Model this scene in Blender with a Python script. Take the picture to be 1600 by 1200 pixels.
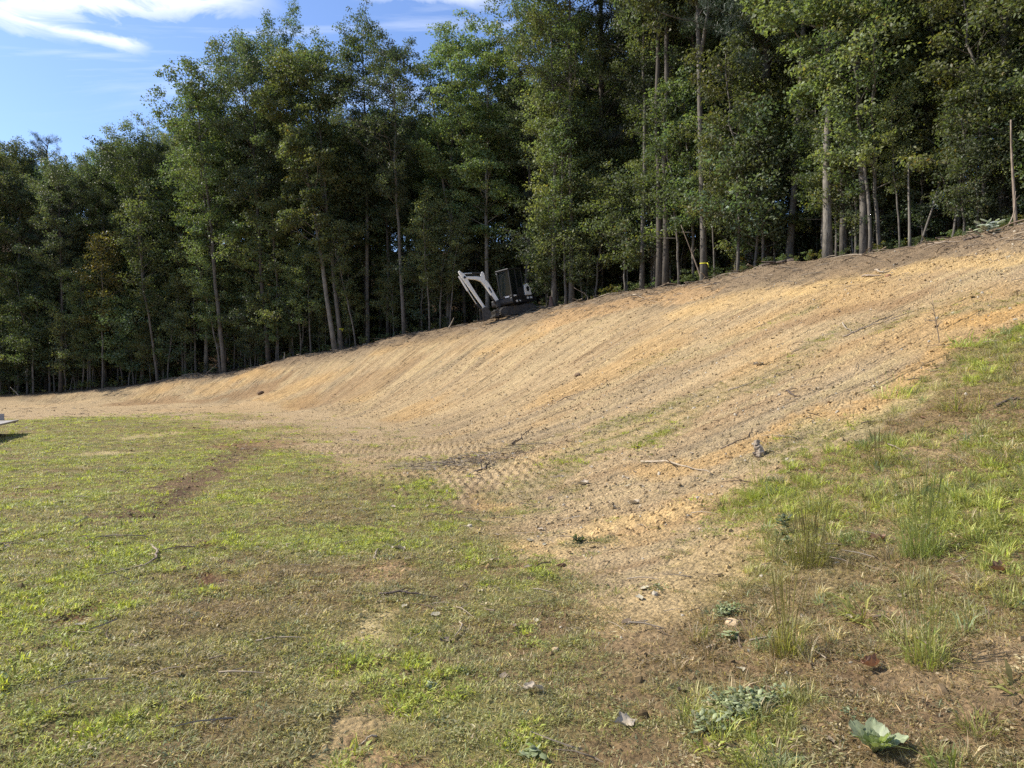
import bpy, bmesh, math, random
import numpy as np
from mathutils import Vector, Matrix, Euler

# ------------------------------------------------------------------ scene, camera, sky, sun
scene = bpy.context.scene
for o in list(bpy.data.objects):
    bpy.data.objects.remove(o)
COL = scene.collection
R = math.radians
FPX = 1150.0            # focal length in photograph pixels (1600 wide)
EYE = 1.6
HOR = 595.0             # horizon row

cam_d = bpy.data.cameras.new('camera')
cam_d.sensor_width = 36.0
cam_d.lens = 36.0 * FPX / 1600.0
cam_d.clip_start = 0.05
cam_d.clip_end = 3000
cam = bpy.data.objects.new('camera', cam_d)
COL.objects.link(cam)
cam.location = (0, 0, EYE)
cam.rotation_euler = (R(90) - math.atan((600 - HOR) / FPX), 0, 0)
scene.camera = cam

SUN_EL = R(41)
SUN_AZ = R(-79)         # measured from +Y towards +X
sun_dir = Vector((math.sin(SUN_AZ) * math.cos(SUN_EL), math.cos(SUN_AZ) * math.cos(SUN_EL), math.sin(SUN_EL)))
sl = bpy.data.lights.new('sun', 'SUN')
sl.energy = 4.6
sl.angle = R(0.53)
sl.color = (1.0, 0.93, 0.82)
so = bpy.data.objects.new('sun', sl)
COL.objects.link(so)
so.location = (-30, 2, 40)
so.rotation_euler = (-sun_dir).to_track_quat('-Z', 'Y').to_euler()

world = bpy.data.worlds.new('World')
scene.world = world
world.use_nodes = True
wt = world.node_tree
for n in list(wt.nodes):
    wt.nodes.remove(n)


def N(t, typ, **kw):
    n = t.nodes.new(typ)
    for k, v in kw.items():
        if k == 'inp':
            for kk, vv in v.items():
                n.inputs[kk].default_value = vv
        else:
            setattr(n, k, v)
    return n


def math_n(t, op, a, b=None, clamp=False):
    n = t.nodes.new('ShaderNodeMath')
    n.operation = op
    n.use_clamp = clamp
    for i, v in enumerate((a, b)):
        if v is None:
            continue
        if isinstance(v, (int, float)):
            n.inputs[i].default_value = v
        else:
            t.links.new(v, n.inputs[i])
    return n.outputs[0]


sky = N(wt, 'ShaderNodeTexSky', sky_type='NISHITA', sun_disc=False, sun_elevation=SUN_EL,
        sun_rotation=SUN_AZ, altitude=200.0, air_density=1.0, dust_density=0.6, ozone_density=2.2)
tc = N(wt, 'ShaderNodeTexCoord')
sep = N(wt, 'ShaderNodeSeparateXYZ')
wt.links.new(tc.outputs['Generated'], sep.inputs[0])
zc = math_n(wt, 'MAXIMUM', sep.outputs[2], 0.06)
cx = math_n(wt, 'DIVIDE', sep.outputs[0], zc)
cy = math_n(wt, 'DIVIDE', sep.outputs[1], zc)
comb = N(wt, 'ShaderNodeCombineXYZ')
wt.links.new(cx, comb.inputs[0])
wt.links.new(cy, comb.inputs[1])
mp = N(wt, 'ShaderNodeMapping')
mp.inputs['Rotation'].default_value = (0, 0, R(34))
mp.inputs['Scale'].default_value = (0.55, 1.9, 1)
mp.inputs['Location'].default_value = (0.2, 0.55, 0)
wt.links.new(comb.outputs[0], mp.inputs[0])
cn = N(wt, 'ShaderNodeTexNoise', inp={'Scale': 1.1, 'Detail': 9.0, 'Roughness': 0.6, 'Distortion': 0.55})
wt.links.new(mp.outputs[0], cn.inputs['Vector'])
cr = N(wt, 'ShaderNodeValToRGB')
cr.color_ramp.elements[0].position = 0.50
cr.color_ramp.elements[1].position = 0.74
wt.links.new(cn.outputs[0], cr.inputs[0])
fade = math_n(wt, 'MULTIPLY', math_n(wt, 'SUBTRACT', sep.outputs[2], 0.28), 9.0, True)
cm = math_n(wt, 'MULTIPLY', cr.outputs[0], math_n(wt, 'MULTIPLY', fade, 0.7))
wn = N(wt, 'ShaderNodeTexNoise', inp={'Scale': 5.0, 'Detail': 8.0, 'Roughness': 0.62, 'Distortion': 0.8})
wt.links.new(comb.outputs[0], wn.inputs['Vector'])
wisp_noise = math_n(wt, 'SUBTRACT', wn.outputs[0], 0.5)


def wisp(ax, ay, bx_, by_, w, amp):
    L_ = math.hypot(bx_ - ax, by_ - ay)
    ux, uy = (bx_ - ax) / L_, (by_ - ay) / L_
    dx = math_n(wt, 'SUBTRACT', cx, ax)
    dy = math_n(wt, 'SUBTRACT', cy, ay)
    al_ = math_n(wt, 'DIVIDE', math_n(wt, 'ADD', math_n(wt, 'MULTIPLY', dx, ux), math_n(wt, 'MULTIPLY', dy, uy)), L_)
    pe = math_n(wt, 'ADD', math_n(wt, 'MULTIPLY', dx, -uy), math_n(wt, 'MULTIPLY', dy, ux))
    pe = math_n(wt, 'ADD', pe, math_n(wt, 'MULTIPLY', wisp_noise, w * 3.2))
    body = math_n(wt, 'SUBTRACT', 1.0, math_n(wt, 'DIVIDE', math_n(wt, 'ABSOLUTE', pe), w), True)
    ends = math_n(wt, 'MULTIPLY', math_n(wt, 'MULTIPLY', math_n(wt, 'ADD', al_, 0.25), 3.0, True),
                  math_n(wt, 'MULTIPLY', math_n(wt, 'SUBTRACT', 1.15, al_), 3.0, True))
    dens = math_n(wt, 'ADD', math_n(wt, 'MULTIPLY', wisp_noise, 1.6), 0.75, True)
    return math_n(wt, 'MULTIPLY', math_n(wt, 'MULTIPLY', math_n(wt, 'MULTIPLY', body, ends), dens), amp)


for a_ in ((-1.62, 1.78, -1.28, 2.10, 0.11, 1.25), (-1.32, 2.09, -1.12, 2.22, 0.06, 1.0), (-1.36, 1.96, -0.70, 1.93, 0.10, 1.3),
           (-2.4, 1.1, -1.6, 1.8, 0.12, 1.2), (-0.35, 1.9, -0.05, 1.93, 0.06, 0.9), (-0.6, 1.5, 0.9, 1.3, 0.16, 1.0), (0.3, 0.2, 1.6, -0.5, 0.2, 0.9)):
    cm = math_n(wt, 'MAXIMUM', cm, wisp(*a_))
cm = math_n(wt, 'MINIMUM', cm, 0.92)
skt = N(wt, 'ShaderNodeMixRGB', blend_type='MULTIPLY', inp={0: 1.0, 2: (0.80, 0.86, 1.03, 1)})
wt.links.new(sky.outputs[0], skt.inputs[1])
mix = N(wt, 'ShaderNodeMixRGB', inp={2: (6.0, 6.2, 6.4, 1)})
wt.links.new(cm, mix.inputs[0])
wt.links.new(skt.outputs[0], mix.inputs[1])
bg = N(wt, 'ShaderNodeBackground', inp={'Strength': 0.135})
wt.links.new(mix.outputs[0], bg.inputs[0])
wo = N(wt, 'ShaderNodeOutputWorld')
wt.links.new(bg.outputs[0], wo.inputs[0])

vs = scene.view_settings
vs.view_transform = 'Standard'
vs.look = 'None'
vs.exposure = 0.66
vs.gamma = 1.0
vs.use_curve_mapping = False
scene.render.engine = 'CYCLES'
scene.cycles.max_bounces = 4
scene.cycles.diffuse_bounces = 2
scene.cycles.glossy_bounces = 2
scene.cycles.transmission_bounces = 2
scene.cycles.transparent_max_bounces = 6
scene.cycles.use_denoising = False
try:
    scene.cycles.denoiser = 'OPENIMAGEDENOISE'
    scene.cycles.denoising_prefilter = 'ACCURATE'
    scene.cycles.denoising_input_passes = 'RGB_ALBEDO_NORMAL'
except Exception:
    pass

rng = np.random.default_rng(7)
random.seed(7)


# ------------------------------------------------------------------ numeric helpers
def lin(r, g, b):
    def f(c):
        c /= 255.0
        return c / 12.92 if c <= 0.04045 else ((c + 0.055) / 1.055) ** 2.4
    return np.array([f(r), f(g), f(b)])


def _hash(ix, iy, seed):
    h = (ix.astype(np.int64) * 374761393 + iy.astype(np.int64) * 668265263 + seed * 974634771) & 0xFFFFFFFF
    h = ((h ^ (h >> 13)) * 1274126177) & 0xFFFFFFFF
    h = ((h ^ (h >> 16)) * 2246822519) & 0xFFFFFFFF
    return ((h ^ (h >> 15)) & 0xFFFFFF) / float(0xFFFFFF)


def vn(x, y, seed=0):
    ix = np.floor(x)
    iy = np.floor(y)
    fx = x - ix
    fy = y - iy
    fx = fx * fx * fx * (fx * (fx * 6 - 15) + 10)
    fy = fy * fy * fy * (fy * (fy * 6 - 15) + 10)
    a = _hash(ix, iy, seed)
    b = _hash(ix + 1, iy, seed)
    c = _hash(ix, iy + 1, seed)
    d = _hash(ix + 1, iy + 1, seed)
    return ((a * (1 - fx) + b * fx) * (1 - fy) + (c * (1 - fx) + d * fx) * fy) * 2 - 1


def fbm(x, y, seed=0, octv=4, gain=0.5):
    s = 0
    a = 1.0
    tot = 0
    for i in range(octv):
        s = s + a * vn(x * 2 ** i + 17.3 * i, y * 2 ** i - 9.1 * i, seed + i)
        tot += a
        a *= gain
    return s / tot


def sst(a, b, x):
    t = np.clip((x - a) / (b - a), 0, 1)
    return t * t * (3 - 2 * t)


class TPS:
    def __init__(s, P, val, smooth=1e-4):
        P = np.asarray(P, float)
        n = len(P)
        s.P = P
        A = np.zeros((n + 3, n + 3))
        A[:n, :n] = s.k(P[:, None, :] - P[None, :, :]) + np.eye(n) * smooth
        A[:n, n] = 1
        A[:n, n + 1:] = P
        A[n:, :n] = A[:n, n:].T
        b = np.zeros(n + 3)
        b[:n] = val
        s.w = np.linalg.solve(A, b)

    def k(s, d):
        r2 = (d ** 2).sum(-1)
        return 0.5 * r2 * np.log(r2 + 1e-9)

    def __call__(s, X, Y):
        X = np.asarray(X, float)
        sh = X.shape
        Q = np.stack([X.ravel(), np.asarray(Y, float).ravel()], 1)
        out = np.empty(len(Q))
        n = len(s.P)
        for i in range(0, len(Q), 60000):
            q = Q[i:i + 60000]
            out[i:i + 60000] = s.k(q[:, None, :] - s.P[None]) @ s.w[:n] + s.w[n] + q @ s.w[n + 1:]
        return out.reshape(sh)


# ------------------------------------------------------------------ terrain: a cut bank round a level lawn
# each line: toe (x, y, z)  ->  crest (x, y, z); the machine's tracks run along these lines
LINES = [
    ((1.5, -22, 0.0), (20, -24, 6.0)),
    ((1.3, -8, 0.0), (19.5, -9, 6.0)),
    ((1.0, 1.5, 0.0), (18.5, 3, 6.0)),
    ((0.7, 6.0, 0.0), (17.5, 8, 5.95)),
    ((-0.2, 10, 0.0), (16, 13.5, 5.9)),
    ((-1.1, 16, 0.0), (14, 19.9, 5.85)),
    ((-2.2, 21, 0.0), (10.4, 29, 6.16)),
    ((-4.0, 26, 0.0), (6, 38, 6.2)),
    ((-6.7, 31, 0.03), (0.7, 43, 5.64)),
    ((-11, 37, 0.1), (-7, 47.5, 4.57)),
    ((-16.5, 43.5, 0.2), (-15, 50.5, 3.3)),
    ((-23.5, 48, 0.1), (-24, 54, 2.0)),
    ((-32, 52, 0.0), (-33, 56.5, 1.0)),
    ((-42, 55, -0.1), (-44, 59, 0.4)),
    ((-60, 58, -0.2), (-62, 63, 0.3)),
]
zp, zv, tp, tv, vp, vv_ = [], [], [], [], [], []
vcoord = [0.0]
for a, b in zip(LINES[:-1], LINES[1:]):
    d1 = math.dist(a[0][:2], b[0][:2])
    d2 = math.dist(a[1][:2], b[1][:2])
    vcoord.append(vcoord[-1] + 0.5 * (d1 + d2))
for (T, C), v in zip(LINES, vcoord):
    T = np.array(T)
    C = np.array(C)
    L = np.linalg.norm((C - T)[:2])
    u = (C - T)[:2] / L
    for t, f in ((0.0, 0.0), (0.12, 0.085), (0.3, 0.275), (0.5, 0.51), (0.75, 0.79), (0.92, 0.955), (1.0, 1.0)):
        p = T[:2] + (C - T)[:2] * t
        zp.append(p)
        zv.append(T[2] + (C[2] - T[2]) * f)
    for dd, dz in ((2.5, 0.08), (8, 0.45), (26, 3.4), (45, 9.0)):
        zp.append(C[:2] + u * dd)
        zv.append(C[2] + dz)
    for t in (-0.25, 0, 0.3, 0.6, 1.0, 1.25):
        p = T[:2] + (C - T)[:2] * t
        tp.append(p)
        tv.append(t * 1.0)
        vp.append(p)
        vv_.append(v)
    q = T[:2] - u * 2.0
    zp.append(q)
    zv.append(T[2] - 0.02)
for x, y in ((-1.5, 0), (-4, 4), (-3, 9), (-6, 12), (-10, 10), (-6, 18), (-12, 20), (-20, 20), (-18, 30), (-12, 28), (-28, 34),
             (-40, 30), (-25, 42), (-40, 46), (-5, -6), (-15, -10), (-30, 5), (-50, 10), (-60, 45), (-20, -40), (-60, -40), (-3, 14), (-5, 22)):
    zp.append((x, y))
    zv.append(0.0)
for x, y in ((-3, 3), (-8, 8), (-10, 18), (-18, 26), (-30, 36), (-45, 44), (-30, 10), (-10, -10), (-40, -20)):
    tp.append((x, y))
    tv.append(-0.8)
F_Z = TPS(zp, zv, 0.02)
F_T = TPS(tp, tv, 0.05)
F_V = TPS(vp, vv_, 0.05)


def base_z(X, Y):
    r = np.hypot(X, Y)
    k = sst(75, 120, r)
    return F_Z(X, Y) * (1 - k) + k * 22.0 * sst(-20, 20, np.asarray(Y, float))


def px_ray(px, py):
    return np.array([(px - 800) / FPX, 1.0, -(py - HOR) / FPX])


def hit(px, py, dmax=70):
    """ground point seen at a photograph pixel"""
    d = np.linspace(1.2, dmax, 2600)
    r = px_ray(px, py)
    z = base_z(r[0] * d, d)
    below = np.nonzero(EYE + r[2] * d <= z)[0]
    if len(below) == 0:
        k = int(np.argmin(EYE + r[2] * d - z))
    else:
        k = below[0]
    return np.array([r[0] * d[k], d[k]])


CREST_PX = np.array([-60, 0, 200, 340, 530, 690, 820, 880, 981, 1100, 1212, 1300, 1420, 1600, 1760, 2000])
_cl = np.array([c for _, c in LINES])
_cpx = 800 + FPX * _cl[2:, 0] / np.maximum(_cl[2:, 1], 0.5)
_o = np.argsort(_cpx)
CREST_SRC = (_cpx[_o], _cl[2:, 1][_o])


def crest_at(px, back=0.0):
    d = float(np.interp(px, CREST_SRC[0], CREST_SRC[1]))
    # direction away from the clearing, roughly outward from the bank
    x = (px - 800) / FPX * d
    y = d
    n = np.array([x + 4.0, y - 12.0])
    n /= np.linalg.norm(n)
    # keep the same bearing as seen from the lawn
    d2 = d + back
    return np.array([(px - 800) / FPX * d2, d2])


def seg_dist(X, Y, pts):
    out = np.full(X.shape, 1e9)
    if len(pts) == 1:
        return np.hypot(X - pts[0][0], Y - pts[0][1])
    for a, b in zip(pts[:-1], pts[1:]):
        ab = b - a
        t = np.clip(((X - a[0]) * ab[0] + (Y - a[1]) * ab[1]) / (ab @ ab + 1e-9), 0, 1)
        out = np.minimum(out, np.hypot(X - a[0] - t * ab[0], Y - a[1] - t * ab[1]))
    return out


def world_poly(pl):
    return np.array([hit(*p) for p in pl])


def in_poly(X, Y, P):
    ins = np.zeros(X.shape, bool)
    n = len(P)
    for i in range(n):
        x1, y1 = P[i]
        x2, y2 = P[(i + 1) % n]
        if y1 == y2:
            continue
        c = ((y1 > Y) != (y2 > Y)) & (X < (x2 - x1) * (Y - y1) / (y2 - y1) + x1)
        ins ^= c
    return ins


def poly_soft(X, Y, P, soft):
    d = seg_dist(X, Y, list(P) + [P[0]])
    s = np.where(in_poly(X, Y, P), d, -d)
    return sst(-soft, soft, s)


LAWN = world_poly([(-500, 664), (0, 657), (150, 651), (250, 652), (330, 668), (400, 690), (520, 712), (600, 745), (690, 775),
                   (770, 800), (800, 868), (880, 885), (950, 920), (1000, 960), (1030, 1010), (1060, 1100), (1080, 1300)])
LAWN = np.vstack([LAWN, [[0.6, -4], [0.6, -40], [-70, -40], [-70, 25]]])
RGRASS = world_poly([(1700, 470), (1600, 510), (1470, 575), (1390, 620), (1340, 665), (1250, 725), (1185, 770), (1160, 850), (1090, 930),
                     (1050, 985), (1010, 1040), (1000, 1300)])
RGRASS = np.vstack([RGRASS, [[1.2, -4], [2, -40], [14, -40], [14, 6]]])
THIN = world_poly([(225, 644), (420, 647), (560, 664), (660, 690), (705, 722), (650, 770), (520, 745), (400, 720), (290, 695)])
TRACKPAD = [world_poly([(300, 668), (420, 680), (560, 695), (640, 715), (745, 735)])]


def cap(pl):
    return [np.array(p) for p in world_poly(pl)]


# (polyline in the photograph, half width m, softness m, colour, strength)
C_TAN = lin(168, 145, 109)
C_TAN2 = lin(180, 158, 119)
C_OCHRE = lin(180, 145, 93)
C_BROWN = lin(140, 112, 80)
C_GREY = lin(142, 126, 100)
C_PINK = lin(178, 155, 119)
C_SOIL = lin(114, 92, 68)
C_RED = lin(112, 82, 60)
C_THATCH = lin(128, 112, 76)
C_LITTER = lin(124, 101, 73)
C_STRAW = lin(184, 165, 118)
FEATURES = [
    # ochre and yellow streaks down the bank
    ([(1010, 735), (1180, 690), (1330, 630), (1480, 545)], 0.32, 0.35, C_OCHRE, 0.6),
    ([(1100, 775), (1000, 830)], 0.35, 0.35, C_OCHRE, 0.4),
    ([(1230, 455), (1400, 425), (1600, 400)], 0.5, 0.5, lin(200, 168, 112), 0.6),
    ([(1080, 480), (1240, 455)], 0.8, 0.8, lin(200, 168, 114), 0.5),
    ([(860, 500), (980, 472), (1100, 452)], 0.9, 0.8, lin(196, 158, 108), 0.6),
    ([(1540, 495), (1620, 468)], 0.4, 0.25, C_OCHRE, 0.9),
    ([(800, 850), (870, 855), (960, 815), (1080, 790)], 0.16, 0.2, lin(196, 165, 112), 0.6),
    ([(760, 770), (770, 790)], 0.2, 0.25, lin(200, 168, 112), 0.9),
    # darker brown and grey streaks
    ([(1250, 505), (1420, 470)], 0.35, 0.4, C_BROWN, 0.6),
    ([(1000, 590), (1200, 520)], 0.4, 0.5, C_BROWN, 0.35),
    ([(700, 640), (900, 545)], 0.7, 0.8, C_TAN2, 0.5),
    ([(200, 622), (330, 622), (420, 610)], 0.8, 0.8, C_BROWN, 0.7),
    ([(480, 620), (620, 580)], 1.0, 1.0, C_BROWN, 0.45),
    ([(320, 600), (420, 585)], 0.8, 0.8, C_OCHRE, 0.4),
    ([(1190, 830), (1100, 900), (1010, 950)], 0.4, 0.4, lin(188, 162, 114), 0.5),
    # worn soil in the lawn
    ([(345, 700), (440, 690)], 0.9, 0.6, C_BROWN, 0.8),
    ([(350, 715), (290, 750), (215, 806)], 0.46, 0.5, C_SOIL, 0.92),
    ([(390, 700), (340, 722)], 0.6, 0.7, C_SOIL, 0.8),
    ([(270, 768), (235, 800), (190, 808)], 0.16, 0.2, lin(88, 70, 52), 0.75),
    ([(320, 905), (335, 912)], 0.12, 0.12, C_RED, 0.95),
    ([(300, 850), (320, 870)], 0.1, 0.15, C_RED, 0.5),
    ([(165, 945), (80, 980)], 0.08, 0.1, C_RED, 0.9),
    ([(350, 875), (352, 880)], 0.1, 0.1, C_SOIL, 0.9),
    ([(265, 932), (275, 935)], 0.09, 0.1, C_RED, 0.7),
    ([(0, 1030), (60, 1018)], 0.06, 0.07, C_SOIL, 0.8),
    ([(100, 1160), (130, 1140)], 0.1, 0.1, C_SOIL, 0.6),
    ([(520, 760), (440, 775)], 0.35, 0.4, C_BROWN, 0.5),
    ([(40, 770), (10, 775)], 0.5, 0.5, C_BROWN, 0.5),
    # pale sandy scars
    ([(150, 710), (130, 712)], 0.35, 0.3, C_STRAW, 0.9),
    ([(190, 685), (225, 680)], 0.6, 0.4, C_STRAW, 0.8),
    ([(620, 880), (600, 900)], 0.16, 0.18, lin(176, 146, 108), 0.8),
    ([(610, 950), (560, 1000)], 0.14, 0.16, C_STRAW, 0.85),
    ([(585, 1048), (540, 1056)], 0.10, 0.10, C_STRAW, 0.95),
    ([(600, 1110), (570, 1140), (560, 1200)], 0.12, 0.15, lin(170, 146, 108), 0.8),
    ([(640, 1200), (600, 1150)], 0.08, 0.1, lin(160, 130, 95), 0.7),
    ([(820, 880), (770, 888)], 0.12, 0.14, C_BROWN, 0.7),
    ([(960, 1010), (940, 1060), (1000, 1170)], 0.22, 0.3, C_LITTER, 0.5),
    ([(800, 995), (850, 970)], 0.2, 0.25, C_LITTER, 0.6),
    ([(1060, 1000), (1130, 1060)], 0.2, 0.25, C_LITTER, 0.45),
    ([(1220, 800), (1400, 700)], 0.4, 0.4, C_TAN, 0.35),
    ([(1330, 650), (1440, 600)], 0.4, 0.3, C_STRAW, 0.5),
    ([(740, 722), (650, 725)], 0.7, 0.5, lin(142, 128, 100), 0.85),
    ([(760, 760), (740, 800)], 0.3, 0.3, C_SOIL, 0.5),
]
FEATURES = [(cap(p), w, s, c, k) for p, w, s, c, k in FEATURES]
# thin living green on bare bank: (polyline, half width, softness, strength)
GREENS = [
    ([(930, 705), (1000, 655), (1060, 630)], 0.9, 0.8, 0.75), ([(1060, 632), (1200, 590)], 0.8, 0.7, 0.7), ([(1180, 600), (1330, 525)], 0.6, 0.6, 0.6),
    ([(1185, 512), (1260, 482)], 0.5, 0.4, 0.65), ([(1530, 480), (1640, 450)], 0.4, 0.3, 0.8), ([(820, 760), (900, 715)], 0.7, 0.6, 0.7),
    ([(780, 700), (840, 690)], 0.6, 0.6, 0.5), ([(880, 852), (960, 838)], 0.12, 0.12, 0.6), ([(770, 805), (850, 785)], 0.5, 0.4, 0.75),
    ([(1230, 700), (1350, 640)], 0.5, 0.4, 0.7), ([(1050, 855), (1110, 838)], 0.2, 0.2, 0.4), ([(1000, 570), (1100, 545)], 0.6, 0.7, 0.4),
    ([(1400, 500), (1500, 470)], 0.5, 0.5, 0.4),
]
GREENS = [(cap(p), w, s, k) for p, w, s, k in GREENS]


def layout(X, Y):
    """what the ground is made of at each point"""
    X = np.asarray(X, float)
    Y = np.asarray(Y, float)
    ra = np.clip((np.hypot(X, Y) - 6) / 20.0, 0, 1) * 2.2
    wx = X + (0.22 + 0.5 * ra) * fbm(X * 1.3 / (1 + ra), Y * 1.3 / (1 + ra), 3) + 0.06 * fbm(X * 7, Y * 7, 5, 2)
    wy = Y + (0.30 + 1.1 * ra) * fbm(X * 1.3 / (1 + ra), Y * 1.3 / (1 + ra), 4) + 0.08 * fbm(X * 7, Y * 7, 6, 2)
    t = F_T(X, Y)
    v = F_V(X, Y)
    al = t * 15.0
    r = np.hypot(X, Y)
    soft = 0.18 + 0.012 * r
    lawn = np.zeros(X.shape)
    rg = np.zeros(X.shape)
    ln = fbm(X / 0.9, Y / 0.9, 14, 3)
    lawn = poly_soft(wx, wy, LAWN, 0.35 + 0.085 * np.clip(r, 0, 40))
    lawn = sst(0.12, 0.88, lawn + 0.35 * ln * 4 * lawn * (1 - lawn))
    th_ = poly_soft(wx, wy, THIN, 2.2) * np.clip(0.24 + 1.0 * fbm(X / 1.6, Y / 2.4, 16, 4), 0, 0.8)
    lawn = np.maximum(lawn, th_)
    rg = poly_soft(wx, wy, RGRASS, 0.75)
    rg = sst(0.1, 0.8, rg + 0.35 * ln * 4 * rg * (1 - rg))
    bank = sst(-0.02, 0.08, t) * (1 - sst(1.0, 1.06, t))
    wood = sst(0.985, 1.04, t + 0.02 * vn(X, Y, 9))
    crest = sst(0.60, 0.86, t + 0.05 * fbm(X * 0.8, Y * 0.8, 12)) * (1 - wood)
    st = fbm(v / 0.9, al / 6.0, 21, 3)
    st2 = fbm(v / 0.28, al / 3.0, 31, 3)
    big = fbm(X / 3.5, Y / 3.5, 41, 3)
    fine = fbm(X * 9, Y * 9, 45, 3)
    col = np.empty(X.shape + (3,))
    col[:] = C_TAN

    def blend(m, c):
        nonlocal col
        m = np.clip(m, 0, 1)[..., None]
        col = col * (1 - m) + c * m
    blend(sst(0.0, 0.6, st) * 0.55, C_TAN2)
    blend(sst(0.05, 0.55, -st) * 0.6, C_GREY)
    blend(sst(0.1, 0.6, st2) * 0.45, C_BROWN)
    blend(sst(0.2, 0.6, -st2) * 0.35, C_STRAW)
    blend(sst(0.05, 0.5, big) * 0.5, C_OCHRE)
    blend(sst(0.1, 0.5, -big) * 0.35, C_GREY)
    blend((1 - sst(-0.04, 0.02, t)) * 0.6, C_PINK)
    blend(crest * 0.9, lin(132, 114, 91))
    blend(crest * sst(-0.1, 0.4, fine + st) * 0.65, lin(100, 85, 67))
    g1 = fbm(X / 0.7, Y / 0.7, 51, 4)
    g2 = fbm(X / 2.6, Y / 2.6, 61, 3)
    lc = C_THATCH[None] * np.ones(X.shape + (1,))
    m = np.clip(sst(-0.1, 0.5, g1) * 0.6, 0, 1)[..., None]
    lc = lc * (1 - m) + C_LITTER * m
    m = np.clip(sst(0.1, 0.5, -g1) * 0.5, 0, 1)[..., None]
    lc = lc * (1 - m) + lin(138, 134, 78) * m
    m = lawn[..., None]
    col = col * (1 - m) + lc * m
    rc = lin(126, 104, 76)[None] * np.ones(X.shape + (1,))
    m = np.clip(sst(-0.2, 0.4, g2 + 0.3 * g1), 0, 1)[..., None] * 0.6
    rc = rc * (1 - m) + lin(132, 124, 80) * m
    m = np.clip(sst(0.15, 0.5, -g1), 0, 1)[..., None] * 0.5
    rc = rc * (1 - m) + C_TAN * m
    m = rg[..., None] * 0.95
    col = col * (1 - m) + rc * m
    bare = np.zeros(X.shape)
    for pl, w, s, c, k in FEATURES:
        d = seg_dist(wx, wy, pl)
        e = 1 - sst(w * 0.6, w * 0.6 + s + 0.02, d + 0.5 * w * fine)
        blend(e * k, c)
        bare = np.maximum(bare, e * k)
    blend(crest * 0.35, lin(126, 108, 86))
    gm = np.zeros(X.shape)
    for pl, w, s, k in GREENS:
        d = seg_dist(wx, wy, pl)
        gm = np.maximum(gm, (1 - sst(w * 0.5, w * 0.5 + s, d)) * k * (0.5 + 0.8 * sst(-0.3, 0.4, st2)))
    gm *= 1 - wood
    blend(gm * 0.62, lin(136, 128, 92))
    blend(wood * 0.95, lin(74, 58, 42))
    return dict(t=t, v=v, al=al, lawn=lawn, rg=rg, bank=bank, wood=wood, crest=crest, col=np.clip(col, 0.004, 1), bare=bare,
                green=gm, g1=g1, g2=g2, st=st, st2=st2, r=r, big=big)


def detail_z(X, Y, L):
    bank = L['bank'] * (1 - 0.75 * L['rg'])
    v, al, r = L['v'], L['al'], L['r']
    near = 1 - sst(14, 30, r)
    dz = bank * (0.022 * vn(v / 0.24, al / 3.0, 71) + 0.022 * vn(v / 0.5, al / 5.5, 72) + 0.02 * vn(v / 1.3, al / 7.0, 73))
    rut = np.abs(vn(v / 0.55, al / 9.0, 74))
    dz -= bank * (1 - L['crest']) * 0.05 * (1 - sst(0.0, 0.2, rut)) * sst(-0.4, 0.2, vn(v / 3.0, al / 4.0, 77))
    gate = sst(-0.1, 0.3, vn(v / 0.45, al / 6.0, 75))
    dz += bank * gate * 0.012 * np.sin(al * 2 * np.pi / 0.16)
    dz += bank * 0.016 * fbm(X * 8, Y * 8, 76, 3) + L['crest'] * 0.09 * fbm(X * 2.4, Y * 2.4, 78, 4)
    grassy = np.maximum(L['lawn'], L['rg'])
    dz += grassy * (0.022 * fbm(X * 2.2, Y * 2.2, 81, 4) + 0.010 * fbm(X * 14, Y * 14, 83, 2))
    dz -= grassy * L['bare'] * 0.02
    # crawler prints on the pad
    d = seg_dist(X + 0.5 * vn(X, Y, 84), Y + 0.8 * vn(X, Y, 85), list(TRACKPAD[0]))
    pm = (1 - sst(1.8, 3.4, d)) * sst(-0.6, -0.1, vn(X / 1.2, Y / 1.2, 87)) * (1 - sst(0.03, 0.12, L['t']))
    a = 0.10
    u = X * math.cos(a) + Y * math.sin(a)
    w = -X * math.sin(a) + Y * math.cos(a)
    row = np.floor(w / 0.44)
    ph = _hash(row, row * 0 + 3, 11)
    fr = w / 0.44 - row
    bar = np.cos((u / 0.155 + ph) * 2 * np.pi)
    dz += pm * (0.021 * (0.7 + r / 35.0) * np.clip(bar * 1.6, -1, 1) * (sst(0.05, 0.15, fr) * (1 - sst(0.7, 0.8, fr))) - 0.02 * sst(0.8, 0.86, fr) * (1 - sst(0.94, 1.0, fr)))
    L['print'] = pm
    dz += (1 - grassy) * (1 - L['wood']) * 0.010 * fbm(X * 13, Y * 13, 88, 2)
    return dz


def ground_z(x, y):
    X = np.atleast_1d(np.asarray(x, float))
    Y = np.atleast_1d(np.asarray(y, float))
    L = layout(X, Y)
    return base_z(X, Y) + detail_z(X, Y, L)


def gz(x, y):
    return float(ground_z(x, y)[0])


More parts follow.
